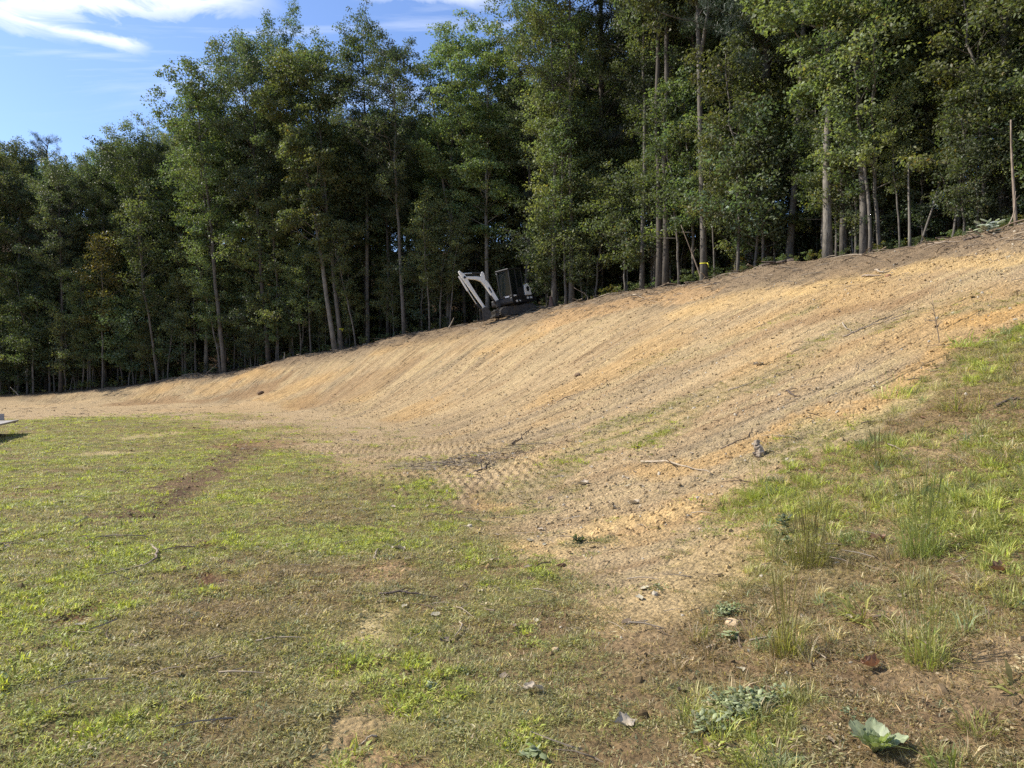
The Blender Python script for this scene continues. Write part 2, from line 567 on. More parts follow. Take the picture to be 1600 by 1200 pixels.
# ------------------------------------------------------------------ mesh helpers
def fast_mesh(name, verts, faces4=None, faces3=None):
    """verts (n,3), faces arrays"""
    me = bpy.data.meshes.new(name)
    verts = np.asarray(verts, np.float32)
    loops = []
    starts = []
    totals = []
    pos = 0
    if faces4 is not None and len(faces4):
        f = np.asarray(faces4, np.int32)
        loops.append(f.ravel())
        starts.append(pos + 4 * np.arange(len(f)))
        totals.append(np.full(len(f), 4))
        pos += 4 * len(f)
    if faces3 is not None and len(faces3):
        f = np.asarray(faces3, np.int32)
        loops.append(f.ravel())
        starts.append(pos + 3 * np.arange(len(f)))
        totals.append(np.full(len(f), 3))
        pos += 3 * len(f)
    loops = np.concatenate(loops).astype(np.int32)
    starts = np.concatenate(starts).astype(np.int32)
    totals = np.concatenate(totals).astype(np.int32)
    me.vertices.add(len(verts))
    me.vertices.foreach_set('co', verts.ravel())
    me.loops.add(len(loops))
    me.loops.foreach_set('vertex_index', loops)
    me.polygons.add(len(starts))
    me.polygons.foreach_set('loop_start', starts)
    try:
        me.polygons.foreach_set('loop_total', totals)
    except Exception:
        pass
    me.update(calc_edges=True)
    return me


def smooth(me, on=True):
    me.polygons.foreach_set('use_smooth', np.full(len(me.polygons), on))
    return me


def link(name, data, parent=None, mat=None):
    o = bpy.data.objects.new(name, data)
    COL.objects.link(o)
    if parent is not None:
        o.parent = parent
    if mat is not None and data is not None:
        data.materials.clear()
        data.materials.append(mat)
    return o


def tag(o, label=None, cat=None, group=None, kind=None):
    if label:
        o['label'] = label
    if cat:
        o['category'] = cat
    if group:
        o['group'] = group
    if kind:
        o['kind'] = kind
    return o


def vattr(me, name, arr):
    a = me.attributes.new(name, 'FLOAT_COLOR', 'POINT')
    c = np.ones((len(me.vertices), 4), np.float32)
    c[:, :3] = arr
    a.data.foreach_set('color', c.ravel())


def tube_arrays(pts, rad, sides=6, cap_end=True):
    """tapered tube along a polyline; returns verts, quads, tris"""
    pts = np.asarray(pts, float)
    rad = np.asarray(rad, float)
    n = len(pts)
    tan = np.gradient(pts, axis=0)
    tan /= np.linalg.norm(tan, axis=1)[:, None] + 1e-9
    ref = np.array([0.31, 0.17, 0.93]) if abs(tan[0][2]) < 0.8 else np.array([0.93, 0.3, 0.1])
    V = []
    a = np.linspace(0, 2 * np.pi, sides, endpoint=False)
    for i in range(n):
        s = np.cross(tan[i], ref)
        s /= np.linalg.norm(s) + 1e-9
        b = np.cross(tan[i], s)
        V.append(pts[i] + rad[i] * (np.cos(a)[:, None] * s + np.sin(a)[:, None] * b))
    V = np.concatenate(V)
    i = np.arange(n - 1)[:, None] * sides
    j = np.arange(sides)[None]
    j2 = (j + 1) % sides
    Q = np.stack([i + j, i + j2, i + sides + j2, i + sides + j], -1).reshape(-1, 4)
    T = []
    if cap_end:
        c0 = len(V)
        V = np.vstack([V, pts[0] - tan[0] * rad[0] * 0.2, pts[-1] + tan[-1] * rad[-1] * 0.2])
        for k in range(sides):
            T.append((c0, (k + 1) % sides, k))
            T.append((c0 + 1, (n - 1) * sides + k, (n - 1) * sides + (k + 1) % sides))
    return V, Q, np.array(T).reshape(-1, 3)


class Acc:
    def __init__(s):
        s.V = []
        s.Q = []
        s.T = []
        s.n = 0

    def add(s, V, Q=None, T=None):
        s.V.append(np.asarray(V, float))
        if Q is not None and len(Q):
            s.Q.append(np.asarray(Q) + s.n)
        if T is not None and len(T):
            s.T.append(np.asarray(T) + s.n)
        s.n += len(V)

    def tube(s, pts, rad, sides=6):
        s.add(*tube_arrays(pts, rad, sides))

    def mesh(s, name, sm=True):
        me = fast_mesh(name, np.concatenate(s.V), np.concatenate(s.Q) if s.Q else None, np.concatenate(s.T) if s.T else None)
        smooth(me, sm)
        return me


# ------------------------------------------------------------------ materials
def new_mat(name):
    m = bpy.data.materials.new(name)
    m.use_nodes = True
    t = m.node_tree
    return m, t, t.nodes['Principled BSDF'], t.nodes['Material Output']


def mat_ground():
    m, t, p, out = new_mat('ground_soil')
    a = N(t, 'ShaderNodeAttribute', attribute_name='soil')
    tcn = N(t, 'ShaderNodeTexCoord')
    n1 = N(t, 'ShaderNodeTexNoise', inp={'Scale': 26.0, 'Detail': 6.0, 'Roughness': 0.78})
    n2 = N(t, 'ShaderNodeTexNoise', inp={'Scale': 5.0, 'Detail': 6.0, 'Roughness': 0.65})
    vo = N(t, 'ShaderNodeTexVoronoi', inp={'Scale': 30.0})
    for n in (n1, n2, vo):
        t.links.new(tcn.outputs['Object'], n.inputs['Vector'])
    mr = N(t, 'ShaderNodeMapRange', inp={1: 0.3, 2: 0.7, 3: 0.45, 4: 1.55})
    t.links.new(n1.outputs[0], mr.inputs[0])
    mr2 = N(t, 'ShaderNodeMapRange', inp={1: 0.3, 2: 0.7, 3: 0.78, 4: 1.22})
    t.links.new(n2.outputs[0], mr2.inputs[0])
    k = math_n(t, 'MULTIPLY', mr.outputs[0], mr2.outputs[0])
    ta = N(t, 'ShaderNodeAttribute', attribute_name='track')
    sp = N(t, 'ShaderNodeSeparateXYZ')
    t.links.new(ta.outputs['Vector'], sp.inputs[0])
    cb_ = N(t, 'ShaderNodeCombineXYZ')
    t.links.new(math_n(t, 'MULTIPLY', sp.outputs[0], 6.5), cb_.inputs[0])
    t.links.new(math_n(t, 'MULTIPLY', sp.outputs[1], 0.35), cb_.inputs[1])
    sn = N(t, 'ShaderNodeTexNoise', inp={'Scale': 1.0, 'Detail': 3.0, 'Roughness': 0.6})
    t.links.new(cb_.outputs[0], sn.inputs['Vector'])
    smr = N(t, 'ShaderNodeMapRange', inp={1: 0.3, 2: 0.7, 3: -0.15, 4: 0.15})
    t.links.new(sn.outputs[0], smr.inputs[0])
    k = math_n(t, 'MULTIPLY', k, math_n(t, 'ADD', math_n(t, 'MULTIPLY', smr.outputs[0], sp.outputs[2]), 1.0))
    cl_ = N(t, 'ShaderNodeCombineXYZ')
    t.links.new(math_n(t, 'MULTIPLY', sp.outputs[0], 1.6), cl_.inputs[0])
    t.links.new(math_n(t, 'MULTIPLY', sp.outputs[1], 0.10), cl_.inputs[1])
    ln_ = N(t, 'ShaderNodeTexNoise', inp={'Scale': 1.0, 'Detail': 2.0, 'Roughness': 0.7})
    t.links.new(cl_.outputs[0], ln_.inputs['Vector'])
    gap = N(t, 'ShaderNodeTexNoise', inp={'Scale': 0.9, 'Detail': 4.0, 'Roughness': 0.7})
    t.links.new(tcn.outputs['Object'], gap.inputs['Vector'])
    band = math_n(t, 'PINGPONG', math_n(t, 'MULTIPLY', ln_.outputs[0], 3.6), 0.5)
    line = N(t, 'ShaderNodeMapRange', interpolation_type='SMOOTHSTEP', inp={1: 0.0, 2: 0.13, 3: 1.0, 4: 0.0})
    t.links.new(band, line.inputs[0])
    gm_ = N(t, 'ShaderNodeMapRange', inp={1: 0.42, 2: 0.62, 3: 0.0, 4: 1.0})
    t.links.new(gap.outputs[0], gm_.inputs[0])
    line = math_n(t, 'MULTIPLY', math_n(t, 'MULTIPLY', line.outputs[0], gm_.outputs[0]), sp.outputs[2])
    k = math_n(t, 'MULTIPLY', k, math_n(t, 'SUBTRACT', 1.0, math_n(t, 'MULTIPLY', line, 0.30)))  # thin ruts darkened: disturbed soil, with rut shade put into the colour
    vm = N(t, 'ShaderNodeVectorMath', operation='SCALE')
    t.links.new(a.outputs['Color'], vm.inputs[0])
    t.links.new(k, vm.inputs['Scale'])
    t.links.new(vm.outputs[0], p.inputs['Base Color'])
    p.inputs['Roughness'].default_value = 0.95
    p.inputs['Specular IOR Level'].default_value = 0.15
    h = math_n(t, 'ADD', math_n(t, 'MULTIPLY', n1.outputs[0], 0.6), math_n(t, 'MULTIPLY', vo.outputs[0], -0.5))
    h = math_n(t, 'ADD', h, math_n(t, 'MULTIPLY', math_n(t, 'MULTIPLY', sn.outputs[0], sp.outputs[2]), 1.6))
    h = math_n(t, 'SUBTRACT', h, math_n(t, 'MULTIPLY', line, 0.9))
    b = N(t, 'ShaderNodeBump', inp={'Strength': 1.0, 'Distance': 0.05})
    t.links.new(h, b.inputs['Height'])
    t.links.new(b.outputs[0], p.inputs['Normal'])
    return m


def mat_bark(name, c1, c2):
    m, t, p, out = new_mat(name)
    tcn = N(t, 'ShaderNodeTexCoord')
    mpn = N(t, 'ShaderNodeMapping')
    mpn.inputs['Scale'].default_value = (1, 1, 0.18)
    t.links.new(tcn.outputs['Object'], mpn.inputs[0])
    n = N(t, 'ShaderNodeTexNoise', inp={'Scale': 22.0, 'Detail': 6.0, 'Roughness': 0.65})
    t.links.new(mpn.outputs[0], n.inputs['Vector'])
    n2 = N(t, 'ShaderNodeTexNoise', inp={'Scale': 1.7, 'Detail': 3.0})
    t.links.new(tcn.outputs['Object'], n2.inputs['Vector'])
    rp = N(t, 'ShaderNodeValToRGB')
    rp.color_ramp.elements[0].position = 0.35
    rp.color_ramp.elements[1].position = 0.68
    rp.color_ramp.elements[0].color = (*c1, 1)
    rp.color_ramp.elements[1].color = (*c2, 1)
    t.links.new(n.outputs[0], rp.inputs[0])
    mr = N(t, 'ShaderNodeMapRange', inp={1: 0.3, 2: 0.7, 3: 0.7, 4: 1.3})
    t.links.new(n2.outputs[0], mr.inputs[0])
    vm = N(t, 'ShaderNodeVectorMath', operation='SCALE')
    t.links.new(rp.outputs[0], vm.inputs[0])
    t.links.new(mr.outputs[0], vm.inputs['Scale'])
    t.links.new(vm.outputs[0], p.inputs['Base Color'])
    p.inputs['Roughness'].default_value = 0.9
    b = N(t, 'ShaderNodeBump', inp={'Strength': 0.8, 'Distance': 0.02})
    t.links.new(n.outputs[0], b.inputs['Height'])
    t.links.new(b.outputs[0], p.inputs['Normal'])
    return m


def mat_leaf(name, base, trans, gloss=0.42, tw=0.4, objvar=True, src='GEOMETRY', spec=0.5):
    """leaf with a per-leaf shade stored on the mesh, light passing through the blade"""
    m, t, p, out = new_mat(name)
    a = N(t, 'ShaderNodeAttribute', attribute_name='shade')
    k = a.outputs['Color']
    if src == 'INSTANCER':
        ti = N(t, 'ShaderNodeAttribute', attribute_name='tint', attribute_type='INSTANCER')
        basec = ti.outputs['Color']
    else:
        rgb = N(t, 'ShaderNodeRGB')
        rgb.outputs[0].default_value = (*base, 1)
        basec = rgb.outputs[0]
    mu = N(t, 'ShaderNodeMixRGB', blend_type='MULTIPLY', inp={0: 1.0})
    t.links.new(basec, mu.inputs[1])
    t.links.new(k, mu.inputs[2])
    c = mu.outputs[0]
    if objvar:
        oi = N(t, 'ShaderNodeObjectInfo')
        hs = N(t, 'ShaderNodeHueSaturation')
        mr = N(t, 'ShaderNodeMapRange', inp={3: 0.462, 4: 0.522})
        t.links.new(oi.outputs['Random'], mr.inputs[0])
        t.links.new(mr.outputs[0], hs.inputs['Hue'])
        r2 = math_n(t, 'FRACT', math_n(t, 'MULTIPLY', oi.outputs['Random'], 7.31))
        mr2 = N(t, 'ShaderNodeMapRange', inp={3: 0.6, 4: 1.5})
        t.links.new(r2, mr2.inputs[0])
        t.links.new(mr2.outputs[0], hs.inputs['Value'])
        t.links.new(c, hs.inputs['Color'])
        c = hs.outputs[0]
    t.links.new(c, p.inputs['Base Color'])
    p.inputs['Roughness'].default_value = gloss
    p.inputs['Specular IOR Level'].default_value = spec
    tr = N(t, 'ShaderNodeBsdfTranslucent')
    mt = N(t, 'ShaderNodeMixRGB', blend_type='MULTIPLY', inp={0: 1.0, 2: (*trans, 1)})
    t.links.new(c, mt.inputs[1])
    t.links.new(mt.outputs[0], tr.inputs[0])
    mx = N(t, 'ShaderNodeMixShader', inp={0: tw})
    t.links.new(p.outputs[0], mx.inputs[1])
    t.links.new(tr.outputs[0], mx.inputs[2])
    t.links.new(mx.outputs[0], out.inputs[0])
    return m


def mat_plain(name, c, rough=0.6, metal=0.0, var=0.25, scale=8.0, spec=0.5, bump=0.0, dirt=None):
    m, t, p, out = new_mat(name)
    tcn = N(t, 'ShaderNodeTexCoord')
    n = N(t, 'ShaderNodeTexNoise', inp={'Scale': scale, 'Detail': 6.0, 'Roughness': 0.6})
    t.links.new(tcn.outputs['Object'], n.inputs['Vector'])
    mr = N(t, 'ShaderNodeMapRange', inp={1: 0.3, 2: 0.7, 3: 1 - var, 4: 1 + var})
    t.links.new(n.outputs[0], mr.inputs[0])
    vm = N(t, 'ShaderNodeVectorMath', operation='SCALE')
    vm.inputs[0].default_value = tuple(c)
    t.links.new(mr.outputs[0], vm.inputs['Scale'])
    src = vm.outputs[0]
    if dirt is not None:
        n2 = N(t, 'ShaderNodeTexNoise', inp={'Scale': 3.0, 'Detail': 8.0, 'Roughness': 0.7})
        t.links.new(tcn.outputs['Object'], n2.inputs['Vector'])
        rp = N(t, 'ShaderNodeMapRange', inp={1: 0.48, 2: 0.72, 3: 0.0, 4: 0.75})
        t.links.new(n2.outputs[0], rp.inputs[0])
        mx = N(t, 'ShaderNodeMixRGB', inp={2: (*dirt, 1)})
        t.links.new(rp.outputs[0], mx.inputs[0])
        t.links.new(src, mx.inputs[1])
        src = mx.outputs[0]
    t.links.new(src, p.inputs['Base Color'])
    p.inputs['Roughness'].default_value = rough
    p.inputs['Metallic'].default_value = metal
    p.inputs['Specular IOR Level'].default_value = spec
    if bump:
        b = N(t, 'ShaderNodeBump', inp={'Strength': 0.7, 'Distance': bump})
        t.links.new(n.outputs[0], b.inputs['Height'])
        t.links.new(b.outputs[0], p.inputs['Normal'])
    return m


def mat_glass(name):
    m, t, p, out = new_mat(name)
    p.inputs['Base Color'].default_value = (0.010, 0.014, 0.014, 1)
    p.inputs['Roughness'].default_value = 0.06
    tr = N(t, 'ShaderNodeBsdfTransparent', inp={0: (0.5, 0.58, 0.56, 1)})
    mx = N(t, 'ShaderNodeMixShader', inp={0: 0.22})
    t.links.new(p.outputs[0], mx.inputs[1])
    t.links.new(tr.outputs[0], mx.inputs[2])
    t.links.new(mx.outputs[0], out.inputs[0])
    return m


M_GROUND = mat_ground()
M_BARK = mat_bark('bark_grey', (0.06, 0.052, 0.042), (0.19, 0.168, 0.135))
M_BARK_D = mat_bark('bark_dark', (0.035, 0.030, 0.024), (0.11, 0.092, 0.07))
M_BARK_P = mat_bark('bark_pale', (0.10, 0.088, 0.07), (0.28, 0.25, 0.20))
M_LEAF = mat_leaf('leaf_broad', (0.126, 0.158, 0.072), (1.4, 1.5, 0.65), 0.56, 0.42, True, 'GEOMETRY', 0.35)
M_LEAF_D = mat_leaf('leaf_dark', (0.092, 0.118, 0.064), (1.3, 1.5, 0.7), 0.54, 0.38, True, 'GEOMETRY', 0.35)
M_LEAF_Y = mat_leaf('leaf_yellowing', (0.155, 0.16, 0.05), (1.5, 1.5, 0.5), 0.45, 0.4)
M_NEEDLE = mat_leaf('needle', (0.045, 0.068, 0.045), (1.2, 1.4, 0.9), 0.5, 0.2)
M_GRASS = mat_leaf('grass_blade', (0.1, 0.14, 0.03), (1.25, 1.3, 0.75), 0.5, 0.42, False, 'INSTANCER', 0.3)
M_TUFT = mat_leaf('grass_tuft_blade', (0.28, 0.31, 0.10), (1.3, 1.4, 0.6), 0.5, 0.45)
M_WEED = mat_leaf('weed_grey_green', (0.265, 0.295, 0.140), (1.1, 1.3, 0.7), 0.55, 0.2, False)
M_BROADLEAF = mat_leaf('rosette_leaf', (0.29, 0.33, 0.19), (1.2, 1.35, 0.5), 0.5, 0.35, False)
M_DRYLEAF = mat_leaf('dry_leaf', (0.27, 0.155, 0.09), (1.3, 1.0, 0.8), 0.6, 0.25, False)
M_PALELEAF = mat_leaf('pale_dead_leaf', (0.45, 0.375, 0.27), (1.0, 1.0, 0.9), 0.7, 0.15, False)
M_CLOD = mat_leaf('clod', (0.3, 0.2, 0.1), (1, 1, 1), 0.95, 0.0, False, 'INSTANCER', 0.1)
M_STICK = mat_bark('stick_bark', (0.16, 0.12, 0.085), (0.34, 0.27, 0.20))
M_STICK_P = mat_bark('stick_pale', (0.26, 0.205, 0.14), (0.44, 0.365, 0.265))
M_STICK_D = mat_bark('stick_dark', (0.05, 0.038, 0.028), (0.14, 0.10, 0.075))
M_STONE = mat_plain('stone', lin(190, 165, 128), 0.9, var=0.3, scale=30, bump=0.01)
M_WHITE = mat_plain('white_paint', (0.80, 0.80, 0.77), 0.4, var=0.08)
M_BLACK = mat_plain('dark_paint', (0.016, 0.016, 0.018), 0.4, var=0.3)
M_STEEL = mat_plain('worn_steel', (0.07, 0.068, 0.066), 0.5, 0.5, var=0.4, dirt=(0.08, 0.065, 0.05))
M_RUBBER = mat_plain('track_rubber', (0.045, 0.042, 0.04), 0.85, var=0.4, dirt=(0.12, 0.095, 0.07))
M_CHROME = mat_plain('cylinder_rod', (0.55, 0.55, 0.55), 0.2, 1.0, var=0.05)
M_HOSE = mat_plain('hose_rubber', (0.012, 0.012, 0.012), 0.6)
M_GLASS = mat_glass('cab_glass')
M_BOARD = mat_plain('weathered_board', (0.34, 0.31, 0.27), 0.8, var=0.25, scale=14, bump=0.004)
M_REDP = mat_plain('faded_red_paint', (0.34, 0.10, 0.08), 0.6, var=0.3)
M_TRAILER = mat_plain('trailer_steel', (0.10, 0.10, 0.10), 0.5, 0.3, var=0.3)
M_RIBBON = mat_plain('yellow_ribbon', (0.75, 0.70, 0.03), 0.5, var=0.1)


# ------------------------------------------------------------------ ground sheet
def build_ground():
    th_d = np.arange(-43.5, 43.5001, 0.15)
    th_c = np.arange(46.5, 360 - 43.5 - 0.5, 3.0)
    th = np.concatenate([th_d, th_c])
    nt = len(th)
    rr = 0.9 * (64 / 0.9) ** np.linspace(0, 1, 820)
    rr = np.concatenate([[0.25, 0.5, 0.7], rr, 64 * (900 / 64) ** np.linspace(0.05, 1, 22)])
    nr = len(rr)
    a = np.radians(th)
    X = np.sin(a)[None] * rr[:, None]
    Y = np.cos(a)[None] * rr[:, None]
    L = layout(X, Y)
    Z = base_z(X, Y) + detail_z(X, Y, L)
    V = np.stack([X, Y, Z], -1).reshape(-1, 3)
    i = np.arange(nr - 1)[:, None] * nt
    j = np.arange(nt)[None]
    j2 = (j + 1) % nt
    Q = np.stack([i + j, i + nt + j, i + nt + j2, i + j2], -1).reshape(-1, 4)
    c0 = len(V)
    V = np.vstack([V, [0, 0, gz(0, 0)]])
    T = np.stack([np.full(nt, c0), np.arange(nt), (np.arange(nt) + 1) % nt], -1)
    me = fast_mesh('ground', V, Q, T)
    smooth(me)
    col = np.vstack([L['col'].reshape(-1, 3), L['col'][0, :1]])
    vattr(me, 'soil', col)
    bm_ = L['bank'] * (1 - 0.85 * L['rg'])
    tk = np.stack([L['v'], L['al'], bm_], -1).reshape(-1, 3)
    vattr(me, 'track', np.vstack([tk, tk[:1]]))
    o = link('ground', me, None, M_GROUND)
    tag(o, 'graded tan earth bank above a worn green and brown lawn', 'ground', kind='structure')
    return o


build_ground()


# ------------------------------------------------------------------ scattering through geometry nodes (stuff only)
def hidden_collection(name, objs):
    c = bpy.data.collections.new(name)
    for o in objs:
        c.objects.link(o)
    return c


def scatter(name, pts, rot, scale, idx, colls, tint=None):
    me = bpy.data.meshes.new(name)
    me.vertices.add(len(pts))
    me.vertices.foreach_set('co', np.asarray(pts, np.float32).ravel())
    a = me.attributes.new('rot', 'FLOAT_VECTOR', 'POINT')
    a.data.foreach_set('vector', np.asarray(rot, np.float32).ravel())
    a = me.attributes.new('scl', 'FLOAT_VECTOR', 'POINT')
    sc = np.asarray(scale, np.float32)
    if sc.ndim == 1:
        sc = np.repeat(sc[:, None], 3, 1)
    a.data.foreach_set('vector', sc.ravel())
    a = me.attributes.new('pick', 'INT', 'POINT')
    a.data.foreach_set('value', np.asarray(idx, np.int32))
    if tint is not None:
        vattr(me, 'tint', tint)
    o = link(name, me)
    ng = bpy.data.node_groups.new(name + '_scatter', 'GeometryNodeTree')
    ng.interface.new_socket('Geometry', in_out='INPUT', socket_type='NodeSocketGeometry')
    ng.interface.new_socket('Geometry', in_out='OUTPUT', socket_type='NodeSocketGeometry')
    gi = ng.nodes.new('NodeGroupInput')
    go = ng.nodes.new('NodeGroupOutput')
    jn = ng.nodes.new('GeometryNodeJoinGeometry')

    def named(nm, typ):
        n = ng.nodes.new('GeometryNodeInputNamedAttribute')
        n.data_type = typ
        n.inputs[0].default_value = nm
        return [s for s in n.outputs if s.enabled and s.name == 'Attribute'][0]
    ra = named('rot', 'FLOAT_VECTOR')
    sa = named('scl', 'FLOAT_VECTOR')
    ia = named('pick', 'INT')
    e2r = ng.nodes.new('FunctionNodeEulerToRotation')
    ng.links.new(ra, e2r.inputs[0])
    for c in colls:
        ci = ng.nodes.new('GeometryNodeCollectionInfo')
        ci.inputs[0].default_value = c
        ci.inputs['Separate Children'].default_value = True
        ci.inputs['Reset Children'].default_value = True
        ip = ng.nodes.new('GeometryNodeInstanceOnPoints')
        ng.links.new(gi.outputs[0], ip.inputs['Points'])
        ng.links.new(ci.outputs[0], ip.inputs['Instance'])
        ip.inputs['Pick Instance'].default_value = True
        ng.links.new(ia, ip.inputs['Instance Index'])
        ng.links.new(e2r.outputs[0], ip.inputs['Rotation'])
        ng.links.new(sa, ip.inputs['Scale'])
        ng.links.new(ip.outputs[0], jn.inputs[0])
    ng.links.new(jn.outputs[0], go.inputs[0])
    md = o.modifiers.new('scatter', 'NODES')
    md.node_group = ng
    return o


def rot_basis(n):
    """random orthonormal frames: returns u, v, w arrays"""
    w = rng.normal(size=(n, 3))
    w /= np.linalg.norm(w, axis=1)[:, None]
    return w


# ------------------------------------------------------------------ trees
def leaf_quads(P, Nrm, size, aspect=0.62, fold=0.0):
    """kite-shaped leaf blades: centre P, normal Nrm, length size"""
    n = len(P)
    ax = rng.normal(size=(n, 3))
    ax -= (ax * Nrm).sum(1)[:, None] * Nrm
    ax /= np.linalg.norm(ax, axis=1)[:, None] + 1e-9
    sd = np.cross(Nrm, ax)
    s = size[:, None]
    v0 = P - ax * s * 0.5
    v1 = P + sd * s * aspect * 0.5 + ax * s * 0.02 + Nrm * s * 0.08
    v2 = P + ax * s * 0.5 - Nrm * s * 0.06
    v3 = P - sd * s * aspect * 0.5 + ax * s * 0.02 + Nrm * s * 0.08
    V = np.stack([v0, v1, v2, v3], 1).reshape(-1, 3)
    Q = np.arange(4 * n).reshape(n, 4)
    return V, Q


def leaves_mesh(name, centers, radii, per, lsize, mat_shade=(0.7, 1.3), aspect=0.6, flat=0.6, up=0.45, yellow=0.015):
    centers = np.asarray(centers)
    radii = np.asarray(radii)
    n = len(centers)
    k = np.maximum(4, (per * (radii / radii.mean()) ** 2).astype(int))
    ids = np.repeat(np.arange(n), k)
    m = len(ids)
    d = rng.normal(size=(m, 3))
    d /= np.linalg.norm(d, axis=1)[:, None]
    rr = rng.random(m) ** 0.5
    off = d * rr[:, None] * radii[ids][:, None]
    off[:, 2] *= flat
    P = centers[ids] + off
    nr = rng.normal(size=(m, 3)) + np.array([0, 0, up * 2.0]) + d * 0.6
    nr /= np.linalg.norm(nr, axis=1)[:, None]
    size = lsize * rng.uniform(0.65, 1.3, m)
    V, Q = leaf_quads(P, nr, size, aspect)
    me = fast_mesh(name, V, Q)
    sh = rng.uniform(*mat_shade, m) * rng.uniform(0.8, 1.2, n)[ids]
    c = np.stack([sh, sh, sh], 1)
    yl = rng.random(m) < yellow
    c[yl] *= np.array([1.9, 1.35, 0.8])
    warm = rng.uniform(-1, 1, n)[ids]
    c[:, 0] *= 1 + 0.10 * warm
    c[:, 2] *= 1 - 0.10 * warm
    vattr(me, 'shade', np.repeat(c, 4, 0))
    return me


def tree_variant(name, seed, H, cb, Rc, per, lsize, r0, nb=46, leafmat=None, barkmat=None, prof='oval', lowsparse=0.5, fork=False,
                 droop=0.0, wander=0.35, flat=0.6, crr=(0.25, 0.65)):
    """trunk mesh (with limbs) and crown mesh of one tree"""
    g = np.random.default_rng(seed)
    A = Acc()
    nz = 14
    t = np.linspace(0, 1, nz)
    wx = np.cumsum(g.normal(size=nz)) * wander * 0.3
    wy = np.cumsum(g.normal(size=nz)) * wander * 0.3
    wx -= wx[0]
    wy -= wy[0]
    wx *= t ** 0.7
    wy *= t ** 0.7
    tr = np.stack([wx, wy, t * H], 1)
    tr[0, 2] = -0.35
    rad = r0 * (1 - t) ** 0.75 + 0.018
    rad[0] *= 1.35
    A.tube(tr, rad, 9)
    # buttress flare at the foot
    pos = lambda f: np.array([np.interp(f, t, tr[:, 0]), np.interp(f, t, tr[:, 1]), np.interp(f, t, tr[:, 2])])
    C = []
    CR = []
    if fork:
        p0 = pos(0.38)
        s = np.linspace(0, 1, 7)
        d = np.array([g.uniform(-1, 1), g.uniform(-0.4, 0.4), 0])
        d /= np.linalg.norm(d)
        st = p0 + np.outer(s, [0, 0, 1]) * H * 0.52 + np.outer(s ** 0.7, d) * Rc * 0.5
        A.tube(st, np.interp(0.38, t, rad) * (1 - s) ** 0.7 * 0.8 + 0.012, 7)
        for q in range(8):
            C.append(st[-1 - q % 4] + g.normal(size=3) * 0.5)
            CR.append(g.uniform(0.5, 0.8))
    ga = g.uniform(0, 6.28)
    sector = g.uniform(0, 6.28)
    for b in range(nb):
        f = cb + (0.985 - cb) * ((b + g.uniform(0, 0.8)) / nb)
        u = (f - cb) / (1 - cb)
        if prof == 'oval':
            Lb = Rc * (0.45 + 0.75 * math.sin(math.pi * min(1, 0.12 + 0.80 * u)) ** 0.9) * (1.0 if u < 0.9 else 0.7)
        elif prof == 'cone':
            Lb = Rc * (1.08 - 0.9 * u)
        else:
            Lb = Rc * (0.7 + 0.4 * math.sin(math.pi * u))
        Lb *= g.uniform(0.4, 1.32) * (1.0 + 0.28 * math.cos(ga - sector))
        if u < 0.25 and g.random() < lowsparse:
            Lb *= 0.5
        ga += 2.4 + g.uniform(-0.5, 0.5)
        el = R(g.uniform(12, 45) + 22 * u) - droop
        p0 = pos(f)
        s = np.linspace(0, 1, 6)
        dirh = np.array([math.cos(ga), math.sin(ga), 0])
        sidev = np.array([-dirh[1], dirh[0], 0])
        bend = g.uniform(-0.2, 0.2)
        pts = p0 + np.outer(s, dirh) * Lb * math.cos(el) + np.outer(s ** 1.25, [0, 0, 1]) * Lb * math.sin(el) + np.outer(s ** 2, sidev) * bend * Lb
        pts += g.normal(size=pts.shape) * 0.03 * Lb * s[:, None]
        rb = max(0.012, 0.30 * np.interp(f, t, rad))
        A.tube(pts, rb * (1 - s) ** 0.8 + 0.005, 5)
        ns = int(3 + Lb * 2.4)
        for q in range(ns):
            ff = g.uniform(0.3, 1.0)
            pp = np.array([np.interp(ff, s, pts[:, k]) for k in range(3)])
            a2 = ga + g.choice([-1, 1]) * g.uniform(0.4, 1.3)
            L2 = Lb * g.uniform(0.14, 0.36) * (1.25 - 0.5 * ff)
            e2 = g.uniform(-0.25, 0.6) - droop
            end = pp + L2 * np.array([math.cos(a2) * math.cos(e2), math.sin(a2) * math.cos(e2), math.sin(e2)])
            if g.random() < 0.6:
                A.tube(np.array([pp, (pp + end) / 2 + g.normal(size=3) * 0.04, end]), np.array([rb * 0.35 + 0.003, rb * 0.2 + 0.003, 0.003]), 4)
            C.append(end)
            CR.append(g.uniform(*crr))
        C.append(pts[-1])
        CR.append(g.uniform(0.4, 0.7))
    for q in range(7):
        C.append(pos(0.97) + g.normal(size=3) * np.array([0.45, 0.45, 0.4]))
        CR.append(g.uniform(0.3, 0.55))
    tm = A.mesh(name + '_trunk')
    tm.materials.append(barkmat or M_BARK)
    cmesh = leaves_mesh(name + '_crown', C, CR, per, lsize, flat=flat)
    cmesh.materials.append(leafmat or M_LEAF)
    return tm, cmesh


